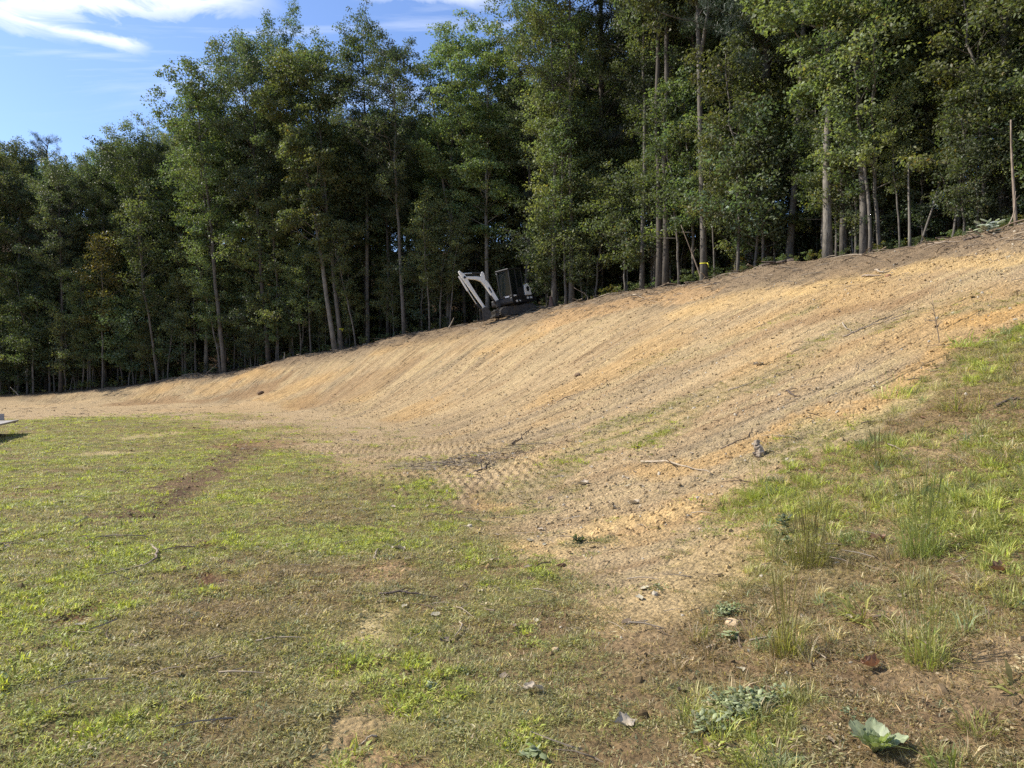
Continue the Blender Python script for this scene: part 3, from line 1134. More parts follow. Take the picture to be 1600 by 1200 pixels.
def pine_variant(name, seed, H, cb, Rc, r0):
    g = np.random.default_rng(seed)
    A = Acc()
    t = np.linspace(0, 1, 12)
    tr = np.stack([0.25 * np.sin(t * 3), 0.2 * np.sin(t * 2.2), t * H], 1)
    tr[0, 2] = -0.35
    rad = r0 * (1 - t) ** 0.8 + 0.02
    A.tube(tr, rad, 9)
    P = []
    D = []
    for b in range(70):
        f = cb + (0.98 - cb) * (b + g.uniform(0, 0.8)) / 70
        u = (f - cb) / (1 - cb)
        Lb = Rc * (1.05 - 0.75 * u) * g.uniform(0.6, 1.15)
        ga = g.uniform(0, 6.28)
        el = R(g.uniform(-12, 22) + 25 * u)
        p0 = np.array([np.interp(f, t, tr[:, k]) for k in range(3)])
        s = np.linspace(0, 1, 6)
        pts = p0 + np.outer(s, [math.cos(ga) * math.cos(el), math.sin(ga) * math.cos(el), math.sin(el)]) * Lb
        pts[:, 2] += 0.25 * s ** 2
        A.tube(pts, 0.04 * (1 - s) + 0.008, 4)
        for q in range(int(6 + Lb * 6)):
            ff = g.uniform(0.3, 1.02)
            pp = np.array([np.interp(ff, s, pts[:, k]) for k in range(3)])
            a2 = ga + g.uniform(-1.2, 1.2)
            L2 = 0.55 * g.uniform(0.3, 1.0)
            e = pp + L2 * np.array([math.cos(a2), math.sin(a2), g.uniform(0.0, 0.6)])
            if g.random() < 0.4:
                A.tube(np.array([pp, e]), np.array([0.01, 0.004]), 3)
            P.append(e)
    P = np.array(P)
    n = len(P)
    k = 34
    ids = np.repeat(np.arange(n), k)
    m = len(ids)
    d = g.normal(size=(m, 3)) + np.array([0, 0, 0.5])
    d /= np.linalg.norm(d, axis=1)[:, None]
    L = g.uniform(0.12, 0.22, m)[:, None]
    sd = np.cross(d, g.normal(size=(m, 3)))
    sd /= np.linalg.norm(sd, axis=1)[:, None]
    b0 = P[ids] + g.normal(size=(m, 3)) * 0.10
    V = np.stack([b0 - sd * 0.008, b0 + sd * 0.008, b0 + d * L + sd * 0.004, b0 + d * L - sd * 0.004], 1).reshape(-1, 3)
    cme = fast_mesh(name + '_crown', V, np.arange(4 * m).reshape(m, 4))
    sh = g.uniform(0.7, 1.3, m)
    vattr(cme, 'shade', np.repeat(np.stack([sh] * 3, 1), 4, 0))
    cme.materials.append(M_NEEDLE)
    tm = A.mesh(name + '_trunk')
    tm.materials.append(M_BARK_D)
    return tm, cme


VAR = {}
VAR['a'] = tree_variant('tall_a', 11, 22, 0.4, 3, 46, 0.15, 0.15, 52, flat=0.6, crr=(0.28, 0.8))
VAR['b'] = tree_variant('tall_b', 12, 22, 0.44, 3.3, 48, 0.175, 0.16, 50, fork=True, flat=0.45, crr=(0.35, 0.95))
VAR['c'] = tree_variant('tall_c', 13, 22, 0.38, 2.7, 43, 0.135, 0.15, 54, prof='col', flat=0.8, crr=(0.2, 0.6))
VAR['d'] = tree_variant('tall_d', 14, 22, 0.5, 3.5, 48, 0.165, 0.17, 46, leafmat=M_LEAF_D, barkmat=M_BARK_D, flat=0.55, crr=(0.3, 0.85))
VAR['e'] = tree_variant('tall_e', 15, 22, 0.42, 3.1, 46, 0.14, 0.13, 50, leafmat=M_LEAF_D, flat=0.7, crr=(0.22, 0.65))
VAR['f'] = tree_variant('tall_f', 16, 22, 0.3, 3.3, 48, 0.2, 0.17, 56, prof='oval', lowsparse=0.45, barkmat=M_BARK_P, flat=0.42, crr=(0.35, 0.9))
VAR['s'] = tree_variant('slim_s', 17, 10, 0.40, 1.5, 24, 0.13, 0.055, 30, prof='col', barkmat=M_BARK)
VAR['t'] = tree_variant('slim_t', 18, 10, 0.25, 1.9, 26, 0.15, 0.06, 34, prof='oval', lowsparse=0.2, droop=0.15)
VAR['u'] = tree_variant('slim_u', 19, 10, 0.40, 1.7, 26, 0.14, 0.05, 26, leafmat=M_LEAF_Y)
VAR['w'] = tree_variant('understory_w', 20, 6, 0.18, 1.8, 24, 0.15, 0.045, 26, prof='oval', lowsparse=0.1, droop=0.2, leafmat=M_LEAF_D)
VAR['y'] = tree_variant('understory_y', 21, 6, 0.2, 1.7, 22, 0.14, 0.04, 24, prof='oval', lowsparse=0.1, leafmat=M_LEAF)
VAR['p'] = pine_variant('pine_p', 22, 24, 0.3, 3.2, 0.2)
VH = dict(a=22, b=22, c=22, d=22, e=22, f=22, s=10, t=10, u=10, w=6, y=6, p=24)

# (px of the foot, metres behind the edge, kind, height m, trunk thickness factor, lean deg to the right, turn deg, name, label)
TREES = [
    (-30, 1.0, 'e', 20, 1.0, 0, 20, 'deciduous_tree', 'broad dark green tree cut by the left edge of the photo'),
    (28, 2.5, 'a', 20, 1.0, 0, 80, 'deciduous_tree', 'rounded green tree second in from the left edge behind the trailer board'),
    (72, 3.5, 'p', 21, 1.0, 0, 10, 'pine_tree', 'dark spiky conifer rising above the leafy trees at the far left'),
    (95, 0.4, 'd', 17, 1.35, -1, 200, 'deciduous_tree', 'thick dark straight trunk nearest the low left end of the bank'),
    (128, 0.8, 's', 9, 1.0, 6, 40, 'slim_tree', 'thin bare dark stem between the thick dark trunk and the leaf-clad trunk at left'),
    (160, 0.3, 'u', 11, 1.9, 0, 0, 'slim_tree', 'pale trunk with yellow green leaves hanging halfway down at left'),
    (165, 3.5, 'c', 18.5, 1.0, 0, 70, 'deciduous_tree', 'olive and yellow tinged crown beside the dark conifer at left'),
    (222, 2.0, 'c', 19, 1.0, 1, 150, 'deciduous_tree', 'round topped green tree where the skyline starts to climb at left'),
    (246, 0.2, 's', 13, 1.2, -6, 120, 'slim_tree', 'slender pale stem leaning left between the leaf-clad and the long leaning trunk'),
    (262, 0.6, 's', 8, 0.8, 2, 210, 'slim_tree', 'thinnest dark sapling just right of the slender leaning stem'),
    (322, 2.5, 'f', 20.5, 1.0, 0, 33, 'deciduous_tree', 'tall green tree on the shoulder of the skyline above open blue sky'),
    (345, 0.1, 's', 9, 0.8, -7, 15, 'slim_tree', 'thin stem hugging the left side of the long leaning trunk'),
    (351, 0.0, 'b', 20, 0.95, -6, 250, 'deciduous_tree', 'long grey trunk leaning left above the flat tan pad'),
    (390, 3.0, 'a', 23.5, 1.0, 0, 300, 'deciduous_tree', 'tall full crowned tree under the end of the white cloud'),
    (420, 0.5, 'd', 21.5, 1.3, -3, 40, 'deciduous_tree', 'stout dark trunk halfway between the long leaning trunk and the ribboned pair'),
    (455, 2.5, 'c', 23.8, 1.0, 0, 100, 'deciduous_tree', 'tallest crown touching the top edge left of the sky notch'),
    (470, 0.7, 's', 7, 0.8, 0, 60, 'slim_tree', 'first thin dark sapling right of the stout dark trunk'),
    (486, 0.4, 't', 7.5, 0.7, -2, 90, 'slim_tree', 'leafy sapling close left of the ribboned pair'),
    (524, 0.0, 'f', 19.5, 0.85, -10, 10, 'deciduous_tree', 'pale bark trunk leaning furthest left in the ribboned pair'),
    (534, 0.2, 'b', 20, 0.95, -6, 60, 'deciduous_tree', 'mottled trunk with yellow ribbon, the more upright of the leaning pair'),
    (556, 0.1, 's', 8, 0.9, -7, 30, 'slim_tree', 'thin leaning stem just right of the ribboned pair'),
    (575, 2.0, 'a', 21.3, 1.0, 0, 210, 'deciduous_tree', 'full rounded crown just right of the deep blue notch in the skyline'),
    (632, 0.2, 'e', 18.5, 1.3, -3, 5, 'deciduous_tree', 'grey trunk standing midway between the ribboned pair and the excavator'),
    (671, 0.0, 's', 8, 0.85, 0, 75, 'slim_tree', 'straight slim grey sapling at the bank edge left of the excavator'),
    (688, 0.6, 't', 7, 0.7, 1, 20, 'slim_tree', 'bright leafed sapling behind the excavator arm'),
    (703, 0.4, 's', 6.5, 0.7, 3, 140, 'slim_tree', 'thin stem closest to the raised tip of the excavator arm'),
    (700, 2.5, 'b', 18.8, 1.0, 0, 310, 'deciduous_tree', 'narrow feathery crown in the middle of the skyline'),
    (762, 2.2, 'f', 17.2, 1.0, 0, 130, 'deciduous_tree', 'green crown directly above the excavator boom'),
    (822, 3.0, 'd', 18, 1.0, 0, 170, 'deciduous_tree', 'dark trunk standing right behind the excavator cab'),
    (866, 0.0, 'c', 20, 0.85, 0, 45, 'deciduous_tree', 'tall straight pale trunk just right of the excavator'),
    (884, 0.1, 's', 10, 0.9, -1, 100, 'slim_tree', 'thin dark stem between two straight trunks right of the excavator'),
    (893, 0.3, 'a', 21, 0.95, -1, 0, 'deciduous_tree', 'second thick trunk right of the excavator'),
    (938, 3.5, 'p', 27, 1.0, 0, 40, 'pine_tree', 'tall dark pine with level bare branches near the top edge centre'),
    (976, 0.3, 'y', 6, 1.0, 0, 10, 'understory_tree', 'small leafy understory tree right of the excavator in the gap'),
    (1003, 0.6, 'e', 21, 0.9, 0, 220, 'deciduous_tree', 'plain grey trunk left of the twin dark trunks'),
    (1030, 0.0, 'd', 24, 1.1, 0, 260, 'deciduous_tree', 'left one of the twin dark trunks behind the dirt mound'),
    (1040, 0.2, 'd', 25, 1.2, 1, 20, 'deciduous_tree', 'right one of the twin dark trunks behind the dirt mound'),
    (1061, 0.2, 't', 9, 0.8, -2, 120, 'slim_tree', 'leafy slim tree between the twin dark trunks and the ribboned trunk'),
    (1100, 0.0, 'b', 26, 1.15, 0, 95, 'deciduous_tree', 'big pale forked trunk with a yellow ribbon tied low at the right'),
    (1116, 0.3, 's', 6, 0.7, 0, 65, 'slim_tree', 'thin sapling close right of the big ribboned trunk'),
    (1152, 0.1, 't', 9.5, 1.0, 1, 160, 'slim_tree', 'full leafy sapling midway between the two big pale trunks'),
    (1200, 3.0, 'p', 26, 1.0, 0, 200, 'pine_tree', 'dark pine behind the fallen branch heap at right'),
    (1232, 2.0, 'a', 25, 1.1, 3, 330, 'deciduous_tree', 'shaded trunk behind the fallen branch heap'),
    (1293, 0.0, 'f', 19, 1.15, -1, 30, 'deciduous_tree', 'stout pale trunk with drooping bright leaves right of the branch heap'),
    (1318, 0.8, 'e', 20, 0.85, 0, 75, 'deciduous_tree', 'grey trunk just behind and right of the stout pale trunk'),
    (1350, 0.2, 'c', 22, 0.85, -2, 190, 'deciduous_tree', 'left one of two close trunks beside brush at right'),
    (1359, 0.0, 's', 9, 1.5, 0, 10, 'slim_tree', 'right slimmer one of two close trunks beside brush at right'),
    (1375, 0.4, 't', 9, 1.3, -5, 290, 'slim_tree', 'slim trunk leaning left just right of the two close trunks'),
    (1405, 0.4, 's', 5, 0.8, 0, 33, 'slim_tree', 'short thin sapling left of the bare straight pole'),
    (1437, 0.3, 'u', 6, 1.0, 16, 80, 'slim_tree', 'thin sapling leaning strongly right beside the bare straight pole'),
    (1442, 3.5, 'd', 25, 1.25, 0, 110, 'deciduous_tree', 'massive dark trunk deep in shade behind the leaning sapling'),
    (1486, 0.3, 's', 5.5, 0.9, 10, 55, 'slim_tree', 'lone thin stem leaning right between the leaning sapling and the white leaves'),
    (1535, 1.2, 't', 9, 1.0, 0, 140, 'slim_tree', 'leafy tree with yellow green leaves above the white leaved plant'),
    (1566, 3.0, 'a', 24, 1.2, 0, 240, 'deciduous_tree', 'dark trunk at the right edge behind the broken pale trunk'),
    (1655, 0.5, 'f', 19, 1.0, -3, 300, 'deciduous_tree', 'tree out past the right edge with bright leafy boughs hanging into view'),
]


def put_tree(px, back, kind, H, thick, lean, turn, name, label):
    x, y = crest_at(px, back)
    z = gz(x, y) - 0.05
    e = link(name, None)
    e.empty_display_size = 0.3
    s = H / VH[kind]
    e.location = (x, y, z)
    M = Matrix.Rotation(R(lean), 4, 'Y') @ Matrix.Rotation(R(turn), 4, 'Z')
    e.rotation_euler = M.to_euler()
    e.scale = (s, s, s) if kind not in 'abcdef' else (min(0.86, s), min(0.86, s), s)
    tag(e, label, 'tree', 'trees along the edge of the wood')
    tm, cmesh = VAR[kind]
    o = link('trunk', tm, e)
    o.scale = (1, 1, 1)
    link('crown', cmesh, e)
    return e


TREE_OBJ = {}
for tr in TREES:
    TREE_OBJ[tr[0]] = put_tree(*tr)


def woods():
    pts, rot, scl, idx = [], [], [], []
    keys = 'abcdep'
    g = np.random.default_rng(99)
    placed = []
    tries = 0
    while len(placed) < 380 and tries < 30000:
        tries += 1
        px = g.uniform(-420, 2300)
        back = 3.0 + 55 * g.random() ** 1.35
        x, y = crest_at(px, back)
        if y < 6:
            continue
        if any((x - a) ** 2 + (y - b) ** 2 < 4.4 for a, b in placed):
            continue
        placed.append((x, y))
        k = g.choice(6, p=[0.2, 0.17, 0.18, 0.2, 0.15, 0.10])
        H = g.uniform(17, 22)
        zb = float(base_z(np.array([x]), np.array([y]))[0])
        sk = float(np.interp(px, [-400, 0, 120, 160, 240, 300, 400, 460, 520, 580, 640, 700, 760, 850, 950, 1100],
                             [250, 250, 275, 265, 240, 210, 190, 200, 240, 190, 210, 200, 200, 130, 40, -100]))
        H = min(H, EYE + (HOR - sk) / FPX * y - zb)
        H = max(H, 7.0)
        pts.append((x, y, 0))
        rot.append((g.normal() * 0.03, g.normal() * 0.03, g.uniform(0, 6.28)))
        s = H / VH[keys[k]]
        scl.append((s * 1.05, s * 1.05, s))
        idx.append(k)
    # understory
    for q in range(430):
        px = g.uniform(-250, 2000)
        back = 0.6 + 14 * g.random() ** 1.7
        x, y = crest_at(px, back)
        if y < 6 or (690 < px < 850 and back < 3.2):
            continue
        if px > 950 and g.random() < 0.5:
            continue
        k = g.integers(6, 9)
        pts.append((x, y, 0))
        rot.append((0, 0, g.uniform(0, 6.28)))
        s = g.uniform(0.5, 1.15)
        if px > 1250:
            s *= 0.75
        scl.append((s, s, s))
        idx.append(k)
    for q in range(80):
        px = g.uniform(-250, 2000)
        back = 1.5 + 12 * g.random() ** 1.3
        x, y = crest_at(px, back)
        if y < 6 or (690 < px < 850 and back < 3.2):
            continue
        pts.append((x, y, 0))
        rot.append((g.normal() * 0.06, g.normal() * 0.06, g.uniform(0, 6.28)))
        s = g.uniform(0.8, 1.5)
        scl.append((s, s, s))
        idx.append(9)
    pts = np.array(pts)
    pts[:, 2] = base_z(pts[:, 0], pts[:, 1]) - 0.1
    order = [*keys, 'w', 'y', 't', 's']
    tc_, cc_ = [], []
    for i, k in enumerate(order):
        a = bpy.data.objects.new('%02d_wood_trunk' % i, VAR[k][0])
        b = bpy.data.objects.new('%02d_wood_crown' % i, VAR[k][1])
        tc_.append(a)
        cc_.append(b)
    o = scatter('woodland', pts, rot, scl, idx, [hidden_collection('wood_trunks', tc_), hidden_collection('wood_crowns', cc_)])
    tag(o, 'dense shaded wood behind the first row of trees', 'wood', kind='stuff')


woods()


# ------------------------------------------------------------------ low growth (stuff)
def blades(n, rad, h, w, lean, seed, curl=0.5, hvar=0.5, shade=(0.5, 1.6)):
    """a clump of tapered bent blades"""
    g = np.random.default_rng(seed)
    a = g.uniform(0, 6.283, n)
    rr = rad * np.sqrt(g.random(n))
    b = np.stack([rr * np.cos(a), rr * np.sin(a), np.full(n, -0.004)], 1)
    d = a + g.normal(size=n) * 0.9
    L = h * g.uniform(1 - hvar, 1 + hvar, n)
    ln = np.clip(lean + g.normal(size=n) * 0.3, 0.02, 1.5)
    hd = np.stack([np.cos(d), np.sin(d), np.zeros(n)], 1)
    upv = np.array([0, 0, 1.0])
    m = b + hd * (np.sin(ln) * L * 0.5)[:, None] + upv * (np.cos(ln) * L * 0.55)[:, None]
    ln2 = np.clip(ln + curl * g.uniform(0.2, 1.4, n), 0, 1.9)
    tip = m + hd * (np.sin(ln2) * L * 0.5)[:, None] + upv * (np.cos(ln2) * L * 0.45)[:, None]
    ww = (w * g.uniform(0.6, 1.3, n))[:, None]
    sd = np.stack([-np.sin(d), np.cos(d), np.zeros(n)], 1) * ww * 0.5
    tw = g.normal(size=(n, 3)) * ww * 0.2
    V = np.stack([b - sd, b + sd, m + sd * 0.9 + tw, m - sd * 0.9 - tw, tip], 1).reshape(-1, 3)
    k = np.arange(n)[:, None] * 5
    Q = k + np.array([[0, 1, 2, 3]])
    T = k + np.array([[3, 2, 4]])
    sh = g.uniform(*shade, n)
    c = np.stack([sh * g.uniform(0.9, 1.15, n), sh, sh * g.uniform(0.8, 1.1, n)], 1)
    return V, Q, T, np.repeat(c, 5, 0)


def blade_mesh(name, *a, **k):
    V, Q, T, c = blades(*a, **k)
    me = fast_mesh(name, V, Q, T)
    vattr(me, 'shade', c)
    me.materials.append(M_GRASS)
    return me


def leaflet_mesh(name, n, rad, h, size, seed, mat):
    global rng
    keep = rng
    rng = np.random.default_rng(seed)
    a = rng.uniform(0, 6.28, n)
    rr = rad * np.sqrt(rng.random(n))
    P = np.stack([rr * np.cos(a), rr * np.sin(a), h * rng.uniform(0.2, 1.0, n) * (1 - 0.5 * rr / rad)], 1)
    nr = rng.normal(size=(n, 3)) * 0.6 + np.array([0, 0, 1.2])
    nr /= np.linalg.norm(nr, axis=1)[:, None]
    V, Q = leaf_quads(P, nr, size * rng.uniform(0.6, 1.3, n), 0.6)
    me = fast_mesh(name, V, Q)
    sh = rng.uniform(0.65, 1.3, n)
    vattr(me, 'shade', np.repeat(np.stack([sh] * 3, 1), 4, 0))
    me.materials.append(mat)
    rng = keep
    return me


def clod_mesh(name, seed):
    g = np.random.default_rng(seed)
    bm = bmesh.new()
    bmesh.ops.create_icosphere(bm, subdivisions=1, radius=1)
    for v in bm.verts:
        v.co *= g.uniform(0.65, 1.2)
        v.co.z *= 0.7
    me = bpy.data.meshes.new(name)
    bm.to_mesh(me)
    bm.free()
    vattr(me, 'shade', np.ones((len(me.vertices), 3)) * g.uniform(0.85, 1.15))
    me.materials.append(M_CLOD)
    return me


def src(meshes, name):
    obs = [bpy.data.objects.new('%02d_%s' % (i, name), m) for i, m in enumerate(meshes)]
    return hidden_collection(name, obs)


def wedge_points(d0, d1, dens, half=41.5, g=rng):
    area = (d1 * d1 - d0 * d0) * math.radians(half)
    n = int(area * dens)
    r = np.sqrt(g.uniform(d0 * d0, d1 * d1, n))
    a = np.radians(g.uniform(-half, half, n))
    return np.stack([r * np.sin(a), r * np.cos(a)], 1)


def mixc(a, b, k):
    k = np.clip(k, 0, 1)[:, None]
    return a * (1 - k) + b * k


def build_grass():
    g = np.random.default_rng(5)
    rings = [(1.6, 5, 950), (5, 8, 680), (8, 12, 380), (12, 18, 170), (18, 26, 80), (26, 42, 30)]
    P = np.concatenate([wedge_points(a, b, n, g=g) for a, b, n in rings])
    L = layout(P[:, 0], P[:, 1])
    n = len(P)
    x, y, r = P[:, 0], P[:, 1], L['r']
    p1 = fbm(x / 0.35, y / 0.35, 201, 3)
    p2 = fbm(x / 1.1, y / 1.1, 211, 3)
    lawn = L['lawn'] * (1 - 0.88 * L['bare'])
    leftness = sst(2.0, -9.0, x) if False else np.clip((-x + 0.5) / 9.0, 0, 1)
    green = np.clip(0.56 + 0.36 * leftness + 0.7 * p2 + 0.3 * p1, 0, 1)
    rg = L['rg'] * (1 - 0.7 * L['bare'])
    rgreen = np.clip(0.40 + 0.22 * sst(4.0, 6.5, r) + 0.9 * p2 + 0.5 * p1, 0, 1)
    prob = np.clip(lawn * (0.66 + 0.5 * p1 + 0.25 * green), 0, 1)
    prob = np.maximum(prob, rg * np.clip(0.85 + 0.55 * p2 + 0.35 * p1, 0.35, 1.0))
    edge = (1 - L['lawn']) * (1 - L['rg']) * (1 - L['wood'])
    prob = np.maximum(prob, L['green'] * 0.8 * np.clip(0.6 + p1, 0.1, 1))
    prob = np.maximum(prob, edge * np.clip(1 - np.abs(L['t']) * 6, 0, 1) * 0.12 * (p1 > 0.1) * (r < 14))
    keep = g.random(n) < prob
    P = P[keep]
    sel = lambda q: q[keep]
    x, y, r, p1, p2, green, rgreen, lawn, rg = map(sel, (x, y, r, p1, p2, green, rgreen, lawn, rg))
    n = len(P)
    gk = np.where(rg > lawn, rgreen, green)
    u = g.random(n)
    straw = np.array([0.43, 0.36, 0.215])
    olive = np.array([0.315, 0.295, 0.145])
    fresh = np.array([0.340, 0.362, 0.112])
    blue = np.array([0.20, 0.235, 0.125])
    brown = np.array([0.28, 0.215, 0.125])
    tint = mixc(np.repeat(brown[None], n, 0), olive[None], sst(0.05, 0.5, gk + 0.25 * (u - 0.5)))
    tint = mixc(tint, fresh[None], sst(0.45, 0.95, gk + 0.5 * (u - 0.5)))
    u2 = g.random(n)
    tint = np.where((u2 < 0.26 - 0.15 * gk)[:, None], straw, tint)
    tint = np.where((u2 > 0.93)[:, None], blue, tint)
    tint *= g.uniform(0.7, 1.5, n)[:, None]
    # 0-2 short mown, 3-4 flat thatch, 5 crab grass, 6 tuft, 7 clover
    idx = g.integers(0, 3, n)
    idx[g.random(n) < 0.35 - 0.2 * gk] = 3
    idx[g.random(n) < 0.15] = 4
    bright = (gk > 0.62) & (p1 > 0.12) & (g.random(n) < 0.10)
    idx[bright] = 5
    tint[bright] = fresh * np.array([1.1, 1.15, 0.8])
    tf = (rg > 0.5) & (g.random(n) < np.clip(0.01 + 0.10 * rgreen, 0, 1))
    idx[tf] = 6
    cl = (g.random(n) < 0.07)
    idx[cl] = 7
    z = ground_z(x, y)
    pts = np.stack([x, y, z], 1)
    scl = g.uniform(0.65, 1.2, n) * (0.85 + r / 22.0)
    scl3 = np.stack([scl, scl, scl * (0.9 - 0.25 * sst(6, 25, r))], 1)
    rot = np.stack([g.normal(size=n) * 0.1, g.normal(size=n) * 0.1, g.uniform(0, 6.28, n)], 1)
    ms = [blade_mesh('mown_a', 44, 0.06, 0.028, 0.0034, 0.95, 1), blade_mesh('mown_b', 40, 0.06, 0.024, 0.0032, 1.1, 2),
          blade_mesh('mown_c', 40, 0.065, 0.032, 0.0032, 0.8, 3, curl=0.8),
          blade_mesh('thatch_a', 40, 0.07, 0.035, 0.0028, 1.4, 4, curl=0.15), blade_mesh('thatch_b', 34, 0.07, 0.028, 0.003, 1.3, 5, curl=0.25),
          blade_mesh('crab_a', 24, 0.045, 0.05, 0.006, 1.0, 6, curl=0.5), blade_mesh('tuft_a', 46, 0.045, 0.095, 0.0035, 0.45, 7, curl=0.6),
          leaflet_mesh('clover_a', 34, 0.06, 0.035, 0.018, 8, M_GRASS)]
    o = scatter('grass', pts, rot, scl3, idx, [src(ms, 'grass_sources')], tint)
    tag(o, 'short patchy mown grass and dry thatch on lawn and lower slope', 'grass', kind='stuff')
    return n


def build_clods():
    g = np.random.default_rng(15)
    rings = [(1.6, 5, 420), (5, 9, 330), (9, 14, 200), (14, 22, 90), (22, 36, 30)]
    P = np.concatenate([wedge_points(a, b, n, g=g) for a, b, n in rings])
    L = layout(P[:, 0], P[:, 1])
    n = len(P)
    x, y, r = P[:, 0], P[:, 1], L['r']
    p1 = fbm(x / 0.5, y / 0.5, 301, 3)
    dirt = (1 - 0.93 * L['lawn']) * (1 - 0.62 * L['rg']) * (1 - L['wood'])
    dirt = np.maximum(dirt, 0.55 * L['bare'] * np.maximum(L['lawn'], L['rg']))
    keep = g.random(n) < dirt * np.clip(0.55 + 0.7 * p1, 0.05, 1) * (0.3 + 0.7 * sst(-0.05, 0.06, L['t'] + 0.3 * (r < 11)))
    P = P[keep]
    x, y, r = x[keep], y[keep], r[keep]
    col = L['col'][keep]
    n = len(P)
    s = np.exp(g.normal(size=n) * 0.45) * 0.0075 * (1 + r / 14.0)
    s = np.minimum(s, 0.035)
    z = ground_z(x, y) + s * 0.1
    tint = col * g.uniform(0.72, 1.3, n)[:, None]
    pale = g.random(n) < 0.06
    tint[pale] = np.array([0.46, 0.40, 0.30])
    dark = g.random(n) < 0.04
    tint[dark] *= 0.6
    rot = g.uniform(0, 6.28, (n, 3))
    ms = [clod_mesh('clod_%d' % i, 400 + i) for i in range(5)]
    o = scatter('dirt_clods', np.stack([x, y, z], 1), rot, s, g.integers(0, 5, n), [src(ms, 'clod_sources')], tint)
    tag(o, 'small crumbs and clods of tan soil over the bank', 'soil', kind='stuff')
    return n


def twig_mesh(name, seed):
    g = np.random.default_rng(seed)
    A = Acc()
    s = np.linspace(0, 1, 4)
    pts = np.stack([s - 0.5, 0.12 * np.sin(s * 3 + g.uniform(0, 3)), 0.02 + 0.05 * np.sin(s * 3.1)], 1)
    A.tube(pts, 0.022 * (1 - 0.6 * s), 4)
    if seed % 2:
        A.tube(np.array([pts[1], pts[1] + [0.2, 0.2, 0.06]]), np.array([0.016, 0.006]), 4)
    me = A.mesh(name, False)
    vattr(me, 'shade', np.ones((len(me.vertices), 3)))
    me.materials.append(M_CLOD)
    return me


def chip_mesh(name, seed):
    """a scrap of dead leaf"""
    g = np.random.default_rng(seed)
    V = []
    for i in range(4):
        for j in range(3):
            V.append(((i / 3 - 0.5), (j / 2 - 0.5) * (0.75 if 0 < i < 3 else 0.35), 0.12 * g.uniform(-1, 1) + 0.25 * (j - 1) ** 2 + 0.1))
    Q = [(i * 3 + j, i * 3 + j + 1, i * 3 + j + 4, i * 3 + j + 3) for i in range(3) for j in range(2)]
    me = fast_mesh(name, np.array(V), np.array(Q))
    vattr(me, 'shade', np.ones((len(me.vertices), 3)))
    me.materials.append(M_CLOD)
    return me


def build_litter():
    g = np.random.default_rng(25)
    rings = [(1.8, 6, 26), (6, 12, 18), (12, 22, 9), (22, 45, 9), (45, 60, 5)]
    P = np.concatenate([wedge_points(a, b, n, g=g) for a, b, n in rings])
    L = layout(P[:, 0], P[:, 1])
    x, y, r = P[:, 0], P[:, 1], L['r']
    pile = hit(735, 722)
    dp = np.hypot(x - pile[0], (y - pile[1]) * 0.7)
    prob = 0.10 + 0.75 * L['crest'] + 0.6 * L['green'] + 0.05 * L['rg'] - 0.05 * L['lawn'] + 0.25 * (fbm(x / 1.5, y / 1.5, 311, 2) > 0.15)
    prob = prob * (1 - L['wood'] * 0.4)
    keep = g.random(len(P)) < prob
    P = P[keep]
    # the raked heap of roots and twigs at the foot of the bank
    k = 260
    Q = pile + g.normal(size=(k, 2)) * np.array([0.62, 0.75])
    P = np.concatenate([P, Q])
    x, y = P[:, 0], P[:, 1]
    r = np.hypot(x, y)
    n = len(P)
    idx = g.integers(0, 6, n)
    tw = idx < 4
    s = np.where(tw, g.uniform(0.08, 0.3, n), g.uniform(0.03, 0.075, n)) * (1 + r / 60)
    crs = layout(x, y)['crest']
    s = s * (1 + 2.2 * crs * g.random(n) ** 2 * tw)
    s[-k:] = np.where(tw[-k:], g.uniform(0.12, 0.42, k), 0.06)
    z = ground_z(x, y) + 0.008
    z[-k:] += g.random(k) * 0.07
    c0 = np.array([0.40, 0.33, 0.24])
    c1 = np.array([0.13, 0.095, 0.065])
    tint = c0 * 0 + mixc(np.repeat(c0[None], n, 0), c1[None], g.random(n))
    tint[(~tw) & (g.random(n) < 0.08)] = np.array([0.24, 0.14, 0.085])
    tint[(~tw) & (g.random(n) < 0.25)] = np.array([0.38, 0.34, 0.24])
    rot = np.stack([g.normal(size=n) * 0.2, g.normal(size=n) * 0.2, g.uniform(0, 6.28, n)], 1)
    sc3 = np.stack([s, s, s * np.where(tw, 1, 0.6)], 1)
    ms = [twig_mesh('litter_twig_%d' % i, 500 + i) for i in range(4)] + [chip_mesh('litter_leaf_%d' % i, 520 + i) for i in range(2)]
    o = scatter('leaf_litter', np.stack([x, y, z], 1), rot, sc3, idx, [src(ms, 'litter_sources')], tint)
    tag(o, 'scattered twigs and dead leaf scraps on the graded bank', 'debris', kind='stuff')


